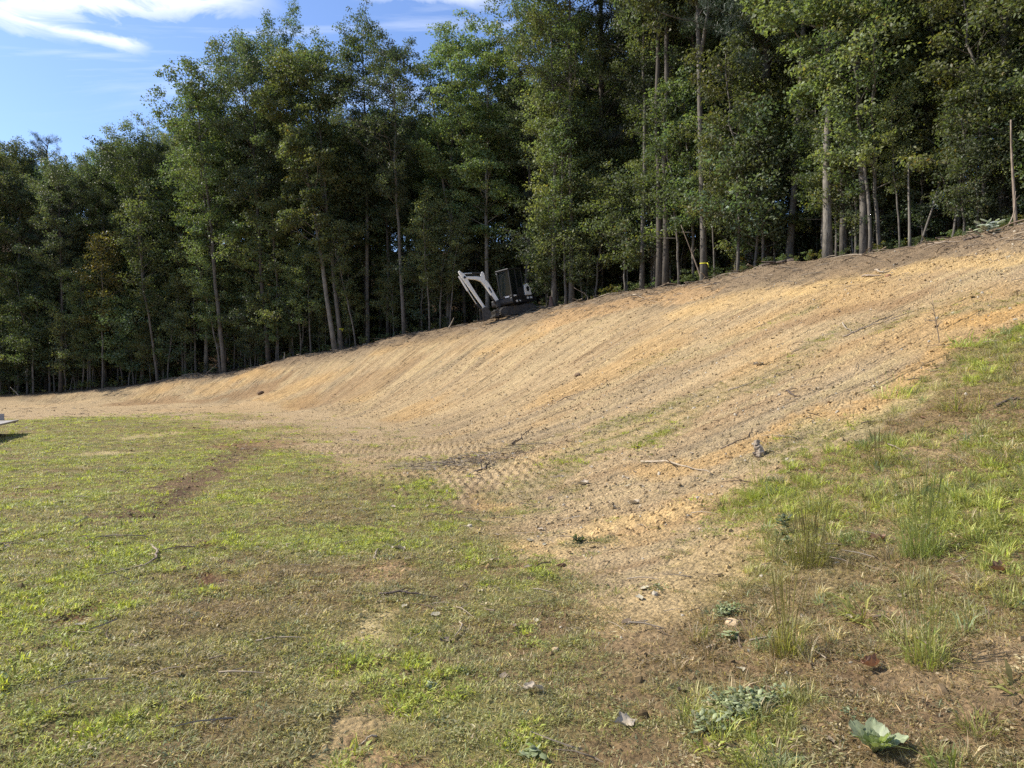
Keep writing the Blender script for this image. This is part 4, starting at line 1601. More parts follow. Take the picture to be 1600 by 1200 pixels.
def build_undergrowth():
    g = np.random.default_rng(35)
    n = 1200
    px = g.uniform(-150, 1800, n)
    back = 0.05 + 7 * g.random(n) ** 1.9
    ok = ~((700 < px) & (px < 850) & (back < 2.6))
    px, back = px[ok], back[ok]
    XY = np.array([crest_at(a, b) for a, b in zip(px, back)])
    n = len(XY)
    z = base_z(XY[:, 0], XY[:, 1])
    ms = []
    for i in range(4):
        C = []
        CR = []
        A = Acc()
        for q in range(9):
            h = g.uniform(0.25, 1.0)
            a = g.uniform(0, 6.28)
            e = np.array([math.cos(a) * 0.45 * h, math.sin(a) * 0.45 * h, h])
            C.append(e)
            CR.append(g.uniform(0.12, 0.28))
        me = leaves_mesh('undergrowth_%d' % i, C, CR, 26, 0.11, up=0.8)
        me.materials.append([M_LEAF, M_LEAF_D, M_LEAF, M_LEAF_Y][i])
        ms.append(me)
    s = g.uniform(0.3, 1.1, n) ** 1.3 * (0.45 + 0.16 * np.minimum(back, 5)) * np.where(px > 1200, 0.75, 1.0)
    rot = np.stack([np.zeros(n), np.zeros(n), g.uniform(0, 6.28, n)], 1)
    o = scatter('undergrowth', np.stack([XY[:, 0], XY[:, 1], z], 1), rot, s, g.integers(0, 4, n), [src(ms, 'undergrowth_sources')])
    tag(o, 'low leafy undergrowth along the shaded foot of the wood', 'undergrowth', kind='stuff')


build_grass()
build_clods()
build_litter()
build_undergrowth()


# ------------------------------------------------------------------ excavator
def prism_arrays(outline, y0, y1):
    """outline (x,z) extruded along y; convex or mildly concave outlines, capped by ngon through bmesh"""
    return outline, y0, y1


class Part:
    """bmesh collector in machine axes: forward, left, up"""
    def __init__(s):
        s.bm = bmesh.new()

    def box(s, f0, f1, l0, l1, z0, z1, bev=0.015):
        b = bmesh.new()
        bmesh.ops.create_cube(b, size=1)
        for v in b.verts:
            v.co = Vector(((f0 + f1) / 2 + v.co.x * (f1 - f0), (l0 + l1) / 2 + v.co.y * (l1 - l0), (z0 + z1) / 2 + v.co.z * (z1 - z0)))
        if bev:
            bmesh.ops.bevel(b, geom=b.edges[:], offset=bev, segments=2, affect='EDGES', profile=0.5)
        s.merge(b)
        return s

    def prism(s, outline, l0, l1, bev=0.012):
        b = bmesh.new()
        va = [b.verts.new((p[0], l0, p[1])) for p in outline]
        vb = [b.verts.new((p[0], l1, p[1])) for p in outline]
        b.faces.new(va)
        b.faces.new(list(reversed(vb)))
        n = len(outline)
        for i in range(n):
            b.faces.new((va[i], vb[i], vb[(i + 1) % n], va[(i + 1) % n]))
        bmesh.ops.recalc_face_normals(b, faces=b.faces[:])
        if bev:
            bmesh.ops.bevel(b, geom=b.edges[:], offset=bev, segments=1, affect='EDGES')
        s.merge(b)
        return s

    def cyl(s, p, q, r, seg=14, r2=None):
        p = Vector(p)
        q = Vector(q)
        b = bmesh.new()
        bmesh.ops.create_cone(b, cap_ends=True, segments=seg, radius1=r, radius2=r if r2 is None else r2, depth=(q - p).length)
        M = Matrix.Translation((p + q) / 2) @ (q - p).to_track_quat('Z', 'Y').to_matrix().to_4x4()
        bmesh.ops.transform(b, matrix=M, verts=b.verts[:])
        s.merge(b)
        return s

    def merge(s, b):
        me = bpy.data.meshes.new('tmp')
        b.to_mesh(me)
        s.bm.from_mesh(me)
        bpy.data.meshes.remove(me)
        b.free()

    def build(s, name, mat, parent, yaw, off=(0, 0, 0), label=None):
        c, sn = math.cos(R(yaw)), math.sin(R(yaw))
        for v in s.bm.verts:
            f, l, u = v.co
            v.co = Vector((-f * c + l * sn + off[0], -f * sn - l * c + off[1], u + off[2]))
        me = bpy.data.meshes.new(name)
        s.bm.to_mesh(me)
        s.bm.free()
        o = link(name, me, parent, mat)
        if label:
            o['label'] = label
        return o


def thick_line(pts, w):
    """outline round a centreline, widths per point"""
    pts = np.asarray(pts, float)
    t = np.gradient(pts, axis=0)
    t /= np.linalg.norm(t, axis=1)[:, None]
    nrm = np.stack([-t[:, 1], t[:, 0]], 1)
    w = np.asarray(w)[:, None]
    return list(map(tuple, np.vstack([pts + nrm * w / 2, (pts - nrm * w / 2)[::-1]])))


def build_excavator():
    px, d = 804, 42.1
    x, y = (px - 800) / FPX * d, d
    e = link('mini_excavator', None)
    e.location = (x, y, gz(x, y) - 0.12)
    e.rotation_euler = (R(2.5), R(-9), 0)
    tag(e, 'small tracked excavator with white boom and dark cab parked below the trees', 'excavator')
    UY, TY, BY = 46, 20, 18
    # undercarriage
    for sgn in (1, -1):
        l0, l1 = (0.46, 0.78) if sgn > 0 else (-0.78, -0.46)
        out = []
        for k in range(9):
            a = -math.pi / 2 + math.pi * k / 8
            out.append((0.82 + 0.24 * math.cos(a), 0.26 + 0.24 * math.sin(a)))
        for k in range(9):
            a = math.pi / 2 + math.pi * k / 8
            out.append((-0.82 + 0.24 * math.cos(a), 0.26 + 0.24 * math.sin(a)))
        P = Part().prism(out, l0, l1, 0.015)
        for k in range(17):
            f = -0.84 + 1.68 * k / 16
            P.box(f - 0.022, f + 0.022, l0 - 0.004, l1 + 0.004, 0.485, 0.525, 0)
            P.box(f - 0.022, f + 0.022, l0 - 0.004, l1 + 0.004, -0.005, 0.035, 0)
        for sx in (-1, 1):
            for k in range(1, 8):
                a = math.pi * k / 8 - math.pi / 2
                cx, cz = sx * (0.82 + 0.25 * math.cos(a)), 0.26 + 0.25 * math.sin(a)
                P.box(cx - 0.022, cx + 0.022, l0 - 0.004, l1 + 0.004, cz - 0.022, cz + 0.022, 0)
        tr = P.build('track', M_RUBBER, e, TY)
        lo = l1 if sgn > 0 else l0
        Part().cyl((0.82, lo - 0.02, 0.26), (0.82, lo + 0.03 * sgn, 0.26), 0.17).build('idler_wheel', M_STEEL, tr, TY)
        Part().cyl((-0.82, lo - 0.02, 0.26), (-0.82, lo + 0.03 * sgn, 0.26), 0.17).build('drive_sprocket', M_STEEL, tr, TY)
        for f in (-0.45, -0.15, 0.15, 0.45):
            Part().cyl((f, lo - 0.02, 0.14), (f, lo + 0.025 * sgn, 0.14), 0.075, 10).build('track_roller', M_STEEL, tr, TY)
    Part().box(-0.6, 0.6, -0.46, 0.46, 0.22, 0.5).build('chassis_frame', M_BLACK, e, TY)
    Part().prism([(1.22, 0.02), (1.30, 0.06), (1.27, 0.22), (1.33, 0.40), (1.26, 0.40), (1.20, 0.22)], -0.85, 0.85).box(0.5, 1.24, 0.30, 0.40, 0.16, 0.27) \
        .box(0.5, 1.24, -0.40, -0.30, 0.16, 0.27).build('dozer_blade', M_STEEL, e, TY)
    Part().cyl((0, 0, 0.48), (0, 0, 0.62), 0.42, 24).build('slew_ring', M_STEEL, e, UY)
    # house
    body = Part()
    body.prism([(0.86, 0.62), (0.90, 0.72), (0.88, 0.98), (-0.35, 1.02), (-0.98, 1.02), (-1.06, 0.92), (-1.04, 0.70), (-0.94, 0.62)], -0.84, 0.84, 0.04)
    body = body.build('house_body', M_BLACK, e, UY)
    Part().box(-1.02, -0.22, -0.83, 0.62, 1.0, 1.52, 0.09).build('engine_hood', M_BLACK, e, UY)
    pn = Part().prism([(-0.30, 1.02), (-0.26, 1.40), (-0.36, 1.64), (-0.62, 1.66), (-0.78, 1.44), (-0.82, 1.02)], 0.62, 0.84, 0.035) \
        .build('side_panel', M_WHITE, e, UY, label='white rounded rear side panel with a dark emblem')
    Part().prism([(-0.44, 1.28), (-0.40, 1.44), (-0.50, 1.54), (-0.64, 1.50), (-0.66, 1.36), (-0.56, 1.20)], 0.838, 0.846, 0).build('emblem', M_BLACK, pn, UY)
    for f0, f1, z0, z1 in ((-0.52, -0.34, 0.82, 0.93), (-0.78, -0.62, 0.82, 0.93), (0.44, 0.60, 0.70, 0.80), (0.20, 0.30, 0.71, 0.79)):
        Part().box(f0, f1, 0.836, 0.846, z0, z1, 0).build('decal', M_WHITE, body, UY)
    # cab
    f0, f1, l0, l1, z0, z1 = -0.20, 0.84, -0.12, 0.84, 1.0, 2.52
    cabp = Part()
    q = 0.065
    for (fa, fb) in ((f1 - q, f1), (f0, f0 + q)):
        for (la, lb) in ((l0, l0 + q), (l1 - q, l1)):
            cabp.box(fa, fb, la, lb, z0, z1, 0.015)
    cabp.box(0.28, 0.28 + q, l1 - q, l1 + 0.002, z0, z1, 0.015)
    cabp.box(f0, f1, l0 + 0.01, l1 - 0.01, z0 - 0.01, z0 + 0.12, 0.02)
    cabp.box(f0 + 0.01, 0.34, l1 - 0.05, l1 - 0.005, z0, z0 + 0.5, 0.01)
    cab = cabp.build('cab', mat_plain('cab_frame_paint', (0.024, 0.024, 0.026), 0.4, var=0.2), e, UY)
    Part().box(f0 - 0.03, f1 + 0.05, l0 - 0.03, l1 + 0.03, z1 - 0.02, z1 + 0.07, 0.03).build('cab_roof', M_BLACK, cab, UY)
    Part().box(f1 - 0.035, f1 - 0.02, l0 + q, l1 - q, z0 + 0.12, z1 - 0.02, 0).build('windshield', M_GLASS, cab, UY)
    Part().box(0.345, f1 - q, l1 - 0.035, l1 - 0.022, z0 + 0.12, z1 - 0.02, 0).build('door_glass', M_GLASS, cab, UY)
    Part().box(f0 + q, 0.28, l1 - 0.035, l1 - 0.022, z0 + 0.5, z1 - 0.02, 0).build('side_window', M_GLASS, cab, UY)
    Part().box(f0 + 0.02, f0 + 0.035, l0 + q, l1 - q, z0 + 0.4, z1 - 0.02, 0).build('rear_window', M_GLASS, cab, UY)
    Part().box(f0 + q, f1 - q, l0 + 0.022, l0 + 0.035, z0 + 0.12, z1 - 0.02, 0).build('far_window', M_GLASS, cab, UY)
    Part().box(0.0, 0.45, 0.12, 0.6, z0 + 0.15, z0 + 0.5, 0.05).box(-0.08, 0.08, 0.12, 0.6, z0 + 0.45, z0 + 1.1, 0.05).build('operator_seat', M_HOSE, cab, UY)
    Part().box(0.50, 0.72, l1 - 0.002, l1 + 0.012, z0 + 0.02, z0 + 0.10, 0).build('decal', M_WHITE, cab, UY)
    Part().box(f1 - 0.005, f1 + 0.01, 0.30, 0.62, z0 + 0.01, z0 + 0.09, 0).build('decal', M_WHITE, cab, UY)
    Part().cyl((0.38, l1 + 0.03, z0 + 0.62), (0.38, l1 + 0.03, z0 + 0.9), 0.014, 8).build('grab_handle', M_STEEL, cab, UY)
    Part().cyl((f1 + 0.06, l0 + 0.1, z1 - 0.10), (f1 + 0.10, l0 + 0.1, z1 - 0.10), 0.06, 12).build('work_light', M_CHROME, cab, UY)
    # swing post at the front of the house
    pf, pl = 0.80, -0.26
    ox = -pf * math.cos(R(UY)) + pl * math.sin(R(UY))
    oy = -pf * math.sin(R(UY)) - pl * math.cos(R(UY))
    off = (ox, oy, 0)
    Part().box(-0.18, 0.22, -0.17, 0.17, 0.58, 0.98, 0.05).cyl((0.02, 0, 0.5), (0.02, 0, 1.05), 0.11).build('swing_post', M_BLACK, e, BY, off)
    boom = Part().prism(thick_line([(0.05, 0.80), (0.32, 1.36), (0.58, 1.92), (0.80, 2.24), (1.12, 2.36), (1.72, 2.46)], [0.17, 0.24, 0.29, 0.29, 0.20, 0.13]), -0.10, 0.10, 0.02)
    boom.prism([(0.62, 2.26), (0.84, 2.38), (0.82, 2.62), (0.72, 2.68), (0.64, 2.58)], -0.09, 0.09, 0.015)
    boom = boom.build('boom', M_WHITE, e, BY, off, label='white bent boom with a dark oval opening')
    Part().prism([(0.40, 1.42), (0.50, 1.62), (0.55, 1.74), (0.49, 1.78), (0.41, 1.60), (0.36, 1.46)], 0.105, 0.116, 0).build('oval_opening', M_BLACK, boom, BY, off)
    Part().cyl((0.22, 0, 0.80), (0.46, 0, 1.30), 0.055).build('boom_cylinder', M_BLACK, e, BY, off)
    ac = Part().cyl((0.78, 0, 2.62), (1.36, 0, 2.68), 0.055).build('arm_cylinder', M_BLACK, e, BY, off)
    Part().cyl((1.36, 0, 2.68), (1.96, 0, 2.72), 0.03).build('cylinder_rod', M_CHROME, ac, BY, off)
    arm = Part().prism(thick_line([(2.06, 2.86), (1.84, 2.54), (1.62, 2.06), (1.32, 1.44), (0.92, 0.66)], [0.10, 0.26, 0.19, 0.16, 0.12]), -0.08, 0.08, 0.018) \
        .build('arm', M_WHITE, e, BY, off, label='white dipper arm folded back towards the cab')
    Part().cyl((1.80, -0.12, 2.48), (1.80, 0.12, 2.48), 0.07).build('pivot_pin', M_BLACK, arm, BY, off)
    bc = Part().cyl((2.10, 0, 2.60), (1.72, 0, 1.72), 0.055).build('bucket_cylinder', M_WHITE, e, BY, off)
    Part().cyl((1.72, 0, 1.72), (1.34, 0, 0.92), 0.03).build('cylinder_rod', M_CHROME, bc, BY, off)
    Part().prism(thick_line([(1.36, 0.96), (1.08, 0.54)], [0.09, 0.09]), -0.09, -0.06, 0.005).prism(thick_line([(1.36, 0.96), (1.08, 0.54)], [0.09, 0.09]), 0.06, 0.09, 0.005) \
        .build('bucket_link', M_BLACK, e, BY, off)
    for k in (-0.06, 0.0, 0.06):
        hose = Acc()
        u = np.linspace(0, 1, 14)
        cl = np.array([(0.15, 0.98), (0.38, 1.70), (0.66, 2.30), (1.08, 2.55), (1.64, 2.62)])
        pf_ = np.stack([np.interp(u, np.linspace(0, 1, 5), cl[:, 0]), np.interp(u, np.linspace(0, 1, 5), cl[:, 1])], 1)
        c, sn = math.cos(R(BY)), math.sin(R(BY))
        pts = np.stack([-pf_[:, 0] * c + k * sn + off[0], -pf_[:, 0] * sn - k * c + off[1], pf_[:, 1]], 1)
        hose.tube(pts, np.full(14, 0.016), 6)
        link('hose', hose.mesh('hose'), boom, M_HOSE)
    bk = Part()
    out = [(1.16, 0.62), (0.98, 0.70), (0.80, 0.58), (0.66, 0.36), (0.66, 0.16), (0.80, 0.0), (1.02, -0.06), (1.20, -0.04), (1.20, 0.0), (1.02, 0.0),
           (0.84, 0.06), (0.72, 0.20), (0.72, 0.34), (0.84, 0.52), (0.98, 0.62), (1.14, 0.56)]
    bk.prism(out, -0.30, 0.30, 0)
    side = [(1.16, 0.60), (0.98, 0.68), (0.80, 0.56), (0.68, 0.36), (0.68, 0.16), (0.80, 0.02), (1.02, -0.04), (1.20, -0.02)]
    bk.prism(side, -0.32, -0.295, 0).prism(side, 0.295, 0.32, 0)
    bk = bk.build('bucket', M_STEEL, e, BY, off)
    for k in range(4):
        l = -0.24 + 0.16 * k
        Part().prism([(1.17, -0.05), (1.34, -0.02), (1.17, 0.02)], l - 0.03, l + 0.03, 0).build('tooth', M_STEEL, bk, BY, off)


build_excavator()


# ------------------------------------------------------------------ trailer corner at the left edge of the lawn
def build_trailer():
    x, y = -14.95, 22.3
    e = link('flatbed_trailer', None)
    e.location = (x, y, gz(x, y))
    e.rotation_euler = (0, 0, R(114))
    tag(e, 'corner of a low grey trailer with an end board at the left edge', 'trailer')

    def bx(name, a, b, mat, par=e, bev=0.006):
        p = Part()
        p.box(a[0], b[0], a[1], b[1], a[2], b[2], bev)
        me = bpy.data.meshes.new(name)
        p.bm.to_mesh(me)
        p.bm.free()
        return link(name, me, par, mat)
    bx('side_rail', (-4.6, 0.0, 0.36), (0.0, 0.05, 0.41), M_BOARD)
    bx('side_rail', (-4.6, 1.84, 0.34), (0.0, 1.90, 0.40), M_TRAILER)
    bx('cross_rail', (-0.07, 0.063, 0.32), (-0.01, 1.837, 0.39), M_TRAILER)
    bx('cross_rail', (-4.6, 0.063, 0.32), (-4.54, 1.837, 0.39), M_TRAILER)
    for i in range(7):
        bx('deck_plank', (-4.55, 0.065 + i * 0.254, 0.38), (-0.08, 0.065 + i * 0.254 + 0.24, 0.40), M_REDP if i == 2 else M_BOARD)
    bx('end_board', (-0.06, 0.36, 0.405), (-0.015, 0.86, 0.60), M_BOARD)
    bx('end_board', (-0.06, 0.875, 0.405), (-0.015, 1.88, 0.60), M_BOARD)
    for sx in (-2.7, -1.9):
        for l0, l1 in ((0.45, 0.65), (1.40, 1.60)):
            w = Part()
            w.cyl((sx, l0, 0.16), (sx, l1, 0.16), 0.16, 20)
            me = bpy.data.meshes.new('wheel')
            w.bm.to_mesh(me)
            w.bm.free()
            link('wheel', me, e, M_HOSE)
    bx('stand_leg', (-0.9, 1.5, -0.05), (-0.82, 1.58, 0.32), M_TRAILER)
    bx('stand_leg', (-4.3, 0.9, -0.05), (-4.22, 0.98, 0.32), M_TRAILER)


build_trailer()


# ------------------------------------------------------------------ sticks, leaves, stones and plants, each on its own
def put(name, me, mat, loc, label, cat, group=None):
    me.materials.clear()
    me.materials.append(mat)
    o = link(name, me)
    o.location = loc
    tag(o, label, cat, group)
    return o


def stick(px_pts, r, mat, label, name='stick', cat='stick', lift=0.02, forks=0, seed=0, group='sticks lying on the ground'):
    g = np.random.default_rng(seed + 900)
    W = np.array([hit(*p) for p in px_pts])
    s = np.linspace(0, 1, len(W))
    u = np.linspace(0, 1, 4 * len(W))
    X = np.interp(u, s, W[:, 0]) + g.normal(size=len(u)) * r * 0.5
    Y = np.interp(u, s, W[:, 1]) + g.normal(size=len(u)) * r * 0.5
    Z = ground_z(X, Y)
    Z = np.maximum(Z, np.convolve(np.pad(Z, 2, 'edge'), np.ones(5) / 5, 'valid')) + r * 0.7 + lift * np.sin(u * 3.14 + 0.3) ** 2
    P = np.stack([X, Y, Z], 1)
    o0 = P[0].copy()
    P -= o0
    A = Acc()
    A.tube(P, r * (1 - 0.65 * u) * g.uniform(0.85, 1.15, len(u)), 6)
    Ltot = np.linalg.norm(P[-1] - P[0])
    for k in range(forks):
        i = int(g.integers(len(u) // 4, len(u) - 2))
        t = P[min(i + 1, len(P) - 1)] - P[i]
        t /= np.linalg.norm(t) + 1e-9
        sd = np.array([-t[1], t[0], 0.35]) * g.choice([-1, 1]) * 0.8
        sd[2] = abs(sd[2])
        e = P[i] + (t + sd) * Ltot * g.uniform(0.12, 0.3)
        A.tube(np.array([P[i], (P[i] + e) / 2 + [0, 0, 0.01], e]), np.array([r * 0.5, r * 0.35, r * 0.15]), 5)
    me = A.mesh(name)
    return put(name, me, mat, tuple(o0), label, cat, group)


def upright(px, py, h_px, lean, r, mat, label, name, cat, forks=3, seed=0, back=None, bend=0.1, group=None):
    g = np.random.default_rng(seed + 700)
    if back is None:
        x, y = hit(px, py)
    else:
        x, y = crest_at(px, back)
    z = gz(x, y)
    h = h_px / FPX * y
    s = np.linspace(0, 1, 9)
    P = np.stack([s * h * math.tan(R(lean)) + bend * h * 0.15 * np.sin(s * 4), 0.04 * h * np.sin(s * 3), s * h - 0.1 * (s == 0)], 1)
    A = Acc()
    A.tube(P, r * (1 - 0.6 * s), 7)
    for k in range(forks):
        i = int(g.integers(3, 8))
        a = g.uniform(0, 6.28)
        e = P[i] + np.array([math.cos(a) * 0.5, math.sin(a) * 0.5, 0.6]) * h * g.uniform(0.12, 0.25)
        A.tube(np.array([P[i], e]), np.array([r * 0.4, r * 0.12]), 5)
    return put(name, A.mesh(name), mat, (x, y, z), label, cat, group)


stick([(1003, 722), (1035, 722), (1065, 727), (1112, 740)], 0.016, M_STICK_P, 'long pale curved twig on bare dirt below the wood chunk', forks=1, seed=1)
stick([(1126, 697), (1150, 692), (1166, 684), (1176, 668)], 0.010, M_STICK_D, 'thin dark twig just left of the upright wood chunk', seed=2)
stick([(1138, 612), (1165, 604), (1196, 590)], 0.012, M_STICK, 'thin brown stick on the grey green streak of the middle bank', seed=3)
stick([(1318, 528), (1350, 515), (1390, 502), (1442, 482)], 0.014, M_STICK, 'long thin branch lying up the bank left of the dead sapling', forks=2, seed=4)
stick([(1314, 510), (1322, 517), (1336, 522)], 0.018, M_STICK_P, 'short pale peeled stick at the lower end of the long thin branch', seed=5)
stick([(1228, 613), (1238, 619), (1250, 618)], 0.016, M_STICK_D, 'small dark forked stick in the ochre streak', forks=2, seed=6)
stick([(800, 694), (815, 684), (832, 668)], 0.020, M_STICK_D, 'dark curved stick at the foot of the bank right of the twig heap', seed=7)
stick([(590, 931), (625, 934), (655, 937), (684, 938)], 0.012, M_STICK_D, 'dark straight stick lying across the middle of the lawn', forks=2, seed=8)
stick([(236, 853), (246, 866), (243, 878), (215, 888), (150, 904)], 0.013, M_STICK, 'long hooked brown stick on the grass at left', seed=9)
stick([(585, 874), (589, 864), (597, 855)], 0.010, M_STICK_P, 'short pale crooked twig above the bare scar in the lawn', forks=1, seed=10)
stick([(1346, 434), (1362, 433), (1379, 430)], 0.03, M_STICK, 'low brown stick near the bank top below the stout pale trunk', seed=11)
stick([(1366, 424), (1380, 428), (1391, 424)], 0.026, M_STICK_P, 'short bent pale stick with a lump near the bank top', forks=1, seed=12)
stick([(1508, 377), (1520, 374), (1533, 372)], 0.045, M_STICK_D, 'dark short log on the bank top below the white leaved plant', name='fallen_log', cat='log', seed=13)
stick([(1450, 384), (1470, 380), (1500, 378)], 0.03, M_STICK, 'grey branch lying level just under the lone leaning stem', seed=14)
stick([(1560, 638), (1578, 629), (1600, 626)], 0.018, M_STICK_D, 'dark branch in the grass by the right edge', forks=2, seed=15)
stick([(1530, 682), (1546, 686), (1562, 698)], 0.010, M_STICK_P, 'thin bleached stalk in the grass near the right edge', seed=16)
stick([(988, 462), (996, 462), (1006, 467)], 0.04, M_STICK_P, 'pale splintered stick on the bank top left of the dirt mound', seed=17)
stick([(870, 628), (884, 622), (900, 615)], 0.02, M_STICK, 'short straight stick high on the smooth middle of the bank', seed=18)
stick([(740, 738), (756, 735), (766, 722)], 0.022, M_STICK_D, 'curved root at the right end of the twig heap', forks=2, seed=19)
stick([(588, 1152), (576, 1160), (560, 1163)], 0.006, M_STICK_P, 'tiny straw coloured stalk on the sandy scar at bottom centre', seed=20)
stick([(1240, 405), (1225, 408), (1185, 418)], 0.09, M_STICK_D, 'fallen dark log in the shade left of the stout pale trunk', name='fallen_log', cat='log', forks=3, seed=21)

upright(1468, 533, 66, -9, 0.008, M_STICK, 'bare dead sapling standing alone on the upper right bank', 'dead_sapling', 'sapling', forks=11, seed=1)
upright(1421, 372, 132, 0, 0.055, M_BARK_P, 'bare straight pole without leaves at the wood edge on the right', 'dead_tree', 'tree', forks=0, seed=2, back=0.1)
upright(1587, 352, 170, -2, 0.052, M_STICK, 'broken pale orange trunk at the far right edge', 'dead_tree', 'tree', forks=0, seed=3, back=0.1)
upright(1571, 366, 60, 18, 0.022, M_STICK, 'thin curved sapling bending beside the broken pale orange trunk', 'dead_sapling', 'sapling', forks=1, seed=4, back=-0.4, bend=0.6)
upright(1097, 425, 88, -20, 0.04, M_STICK, 'dead pole leaning left against the big ribboned trunk', 'dead_tree', 'tree', forks=1, seed=5, back=-0.1)
upright(320, 577, 22, 50, 0.04, M_STICK, 'grey branch propped low beside the long leaning trunk', 'dead_branch', 'branch', forks=2, seed=6, back=-0.2)
upright(701, 511, 16, 28, 0.05, M_STICK_P, 'short pale stake of broken wood left of the excavator bucket', 'broken_stake', 'stake', forks=0, seed=7, back=-0.4)
upright(784, 494, 28, -22, 0.035, M_STICK_P, 'pale pole leaning in front of the excavator blade', 'leaning_pole', 'pole', forks=0, seed=8, back=-1.6)
upright(444, 552, 10, 4, 0.06, M_STICK_P, 'small pale stump stub right of the stout dark trunk', 'stump', 'stump', forks=0, seed=9, back=-0.2)
upright(861, 478, 16, -3, 0.16, mat_bark('stump_brown', (0.12, 0.07, 0.05), (0.26, 0.16, 0.12)), 'brown jagged stump against the straight pale trunk by the excavator', 'stump', 'stump', forks=2, seed=10, back=-0.3)
upright(918, 470, 20, -40, 0.03, M_STICK, 'hooked grey branch arching over the bank edge right of the excavator', 'dead_branch', 'branch', forks=2, seed=11, back=-0.2, bend=1.8)
upright(30, 622, 14, -45, 0.05, M_STICK_P, 'pale broken branch at the low left end of the bank', 'dead_branch', 'branch', forks=2, seed=12, back=-0.3)


def wood_chunk():
    g = np.random.default_rng(44)
    x, y = hit(1184, 712)
    A = Acc()
    s = np.linspace(0, 1, 14)
    h = 0.20
    P = np.stack([0.022 * np.sin(s * 5) + 0.02 * s, 0.06 * s, -0.02 + h * s], 1)
    A.tube(P, np.interp(s, [0, 0.1, 0.25, 0.45, 0.6, 0.8, 1.0], [0.052, 0.045, 0.060, 0.048, 0.052, 0.034, 0.022]), 12)
    A.tube(np.array([P[3], P[3] + [-0.05, -0.01, 0.015], P[3] + [-0.075, -0.01, 0.0]]), np.array([0.022, 0.018, 0.008]), 7)
    A.tube(np.array([P[10], P[10] + [0.03, 0.0, 0.04]]), np.array([0.02, 0.008]), 6)
    me = A.mesh('wood_chunk', False)
    for v in me.vertices:
        v.co += Vector(g.normal(size=3) * 0.006)
    return put('wood_chunk', me, mat_bark('weathered_wood', (0.15, 0.11, 0.075), (0.46, 0.38, 0.28)), (x, y, gz(x, y)), 'grey weathered chunk of wood standing up from the bank', 'wood')


wood_chunk()


def stone(px, py, s, label, seed, mat=M_STONE, name='stone'):
    g = np.random.default_rng(seed)
    bm = bmesh.new()
    bmesh.ops.create_icosphere(bm, subdivisions=3, radius=1)
    off = g.uniform(0, 50, 3)
    for v in bm.verts:
        p = v.co.copy()
        k = 0.25 * float(vn(np.array(p.x * 1.3 + off[0]), np.array(p.y * 1.3 + p.z * 1.7 + off[1]), seed)) + 0.08 * float(vn(np.array(p.x * 4 + off[0]), np.array(p.y * 4 + p.z * 3), seed + 1))
        v.co = Vector((p.x * 1.3, p.y * 0.9, p.z * 0.65)) * (1 + k)
    me = bpy.data.meshes.new(name)
    bm.to_mesh(me)
    bm.free()
    me.transform(Matrix.Scale(s, 4))
    x, y = hit(px, py)
    o = put(name, me, mat, (x, y, gz(x, y) + s * 0.2), label, 'stone', 'stones')
    o.rotation_euler = (0, 0, g.uniform(0, 6))
    return o


stone(1146, 978, 0.040, 'tan flat stone below the small grey green weed mat', 1)
stone(878, 886, 0.035, 'brown clod of earth alone on the lawn edge below the yellow dirt', 2, mat_plain('clod_brown', lin(120, 92, 66), 0.95, var=0.3, scale=30), 'earth_clod')
stone(1258, 805, 0.03, 'small pale stone beside the tall grass on the lower right slope', 3)
stone(868, 1018, 0.022, 'little pale stone in grass at bottom centre', 4)
stone(740, 1040, 0.012, 'tiny white pebble on the lawn right of the sandy scar', 5)
stone(903, 586, 0.10, 'dark clod high on the smooth middle of the bank', 6, mat_plain('clod_dark', lin(104, 84, 64), 0.95, var=0.3, scale=20), 'earth_clod')
stone(408, 615, 0.2, 'round dark clod low on the far left bank', 7, mat_plain('clod_dark2', lin(110, 88, 66), 0.95, var=0.3, scale=12), 'earth_clod')
stone(1387, 432, 0.075, 'red brown clod beside the bent pale stick near bank top', 8, mat_plain('clod_red', lin(132, 100, 74), 0.95, var=0.3, scale=12), 'earth_clod')


def dead_leaf(px, py, L, mat, label, seed, curl=1.4, lift=0.0, width=0.62):
    g = np.random.default_rng(seed + 60)
    nu, nv_ = 11, 9
    V = []
    for i in range(nu):
        u = i / (nu - 1)
        prof = math.sin(math.pi * min(1, 0.04 + 0.94 * u)) ** 0.7 * (1 + 0.28 * math.cos(u * 19)) * width * 0.5
        for j in range(nv_):
            w = (j / (nv_ - 1) - 0.5) * 2
            a = w * curl
            rad = prof / max(curl, 0.2)
            yy = math.sin(a) * rad
            zz = (1 - math.cos(a)) * rad
            zz += 0.10 * math.sin(u * 5 + w * 2 + seed) + 0.22 * (u - 0.5) ** 2 * curl
            V.append((u - 0.5 + 0.03 * g.normal(), yy + 0.01 * g.normal(), zz))
    V = np.array(V) * L
    V[:, 2] -= V[:, 2].min()
    Q = [(i * nv_ + j, i * nv_ + j + 1, (i + 1) * nv_ + j + 1, (i + 1) * nv_ + j) for i in range(nu - 1) for j in range(nv_ - 1)]
    A = Acc()
    A.add(V, np.array(Q))
    A.tube(np.array([V[4], V[4] + [-0.18 * L, 0.05 * L, 0.08 * L], V[4] + [-0.34 * L, 0.02 * L, 0.16 * L]]), np.array([0.02, 0.014, 0.012]) * L, 5)
    me = A.mesh('dead_leaf')
    c = np.ones((len(me.vertices), 3))
    vx = V[:, 1]
    c[:len(V)] *= (0.85 + 0.3 * g.random(len(V)))[:, None]
    vattr(me, 'shade', c)
    x, y = hit(px, py)
    o = put('dead_leaf', me, mat, (x, y, gz(x, y) + 0.008 + lift), label, 'leaf', 'dead leaves')
    o.rotation_euler = (g.normal() * 0.2, g.normal() * 0.2, g.uniform(-0.6, 0.6))
    return o


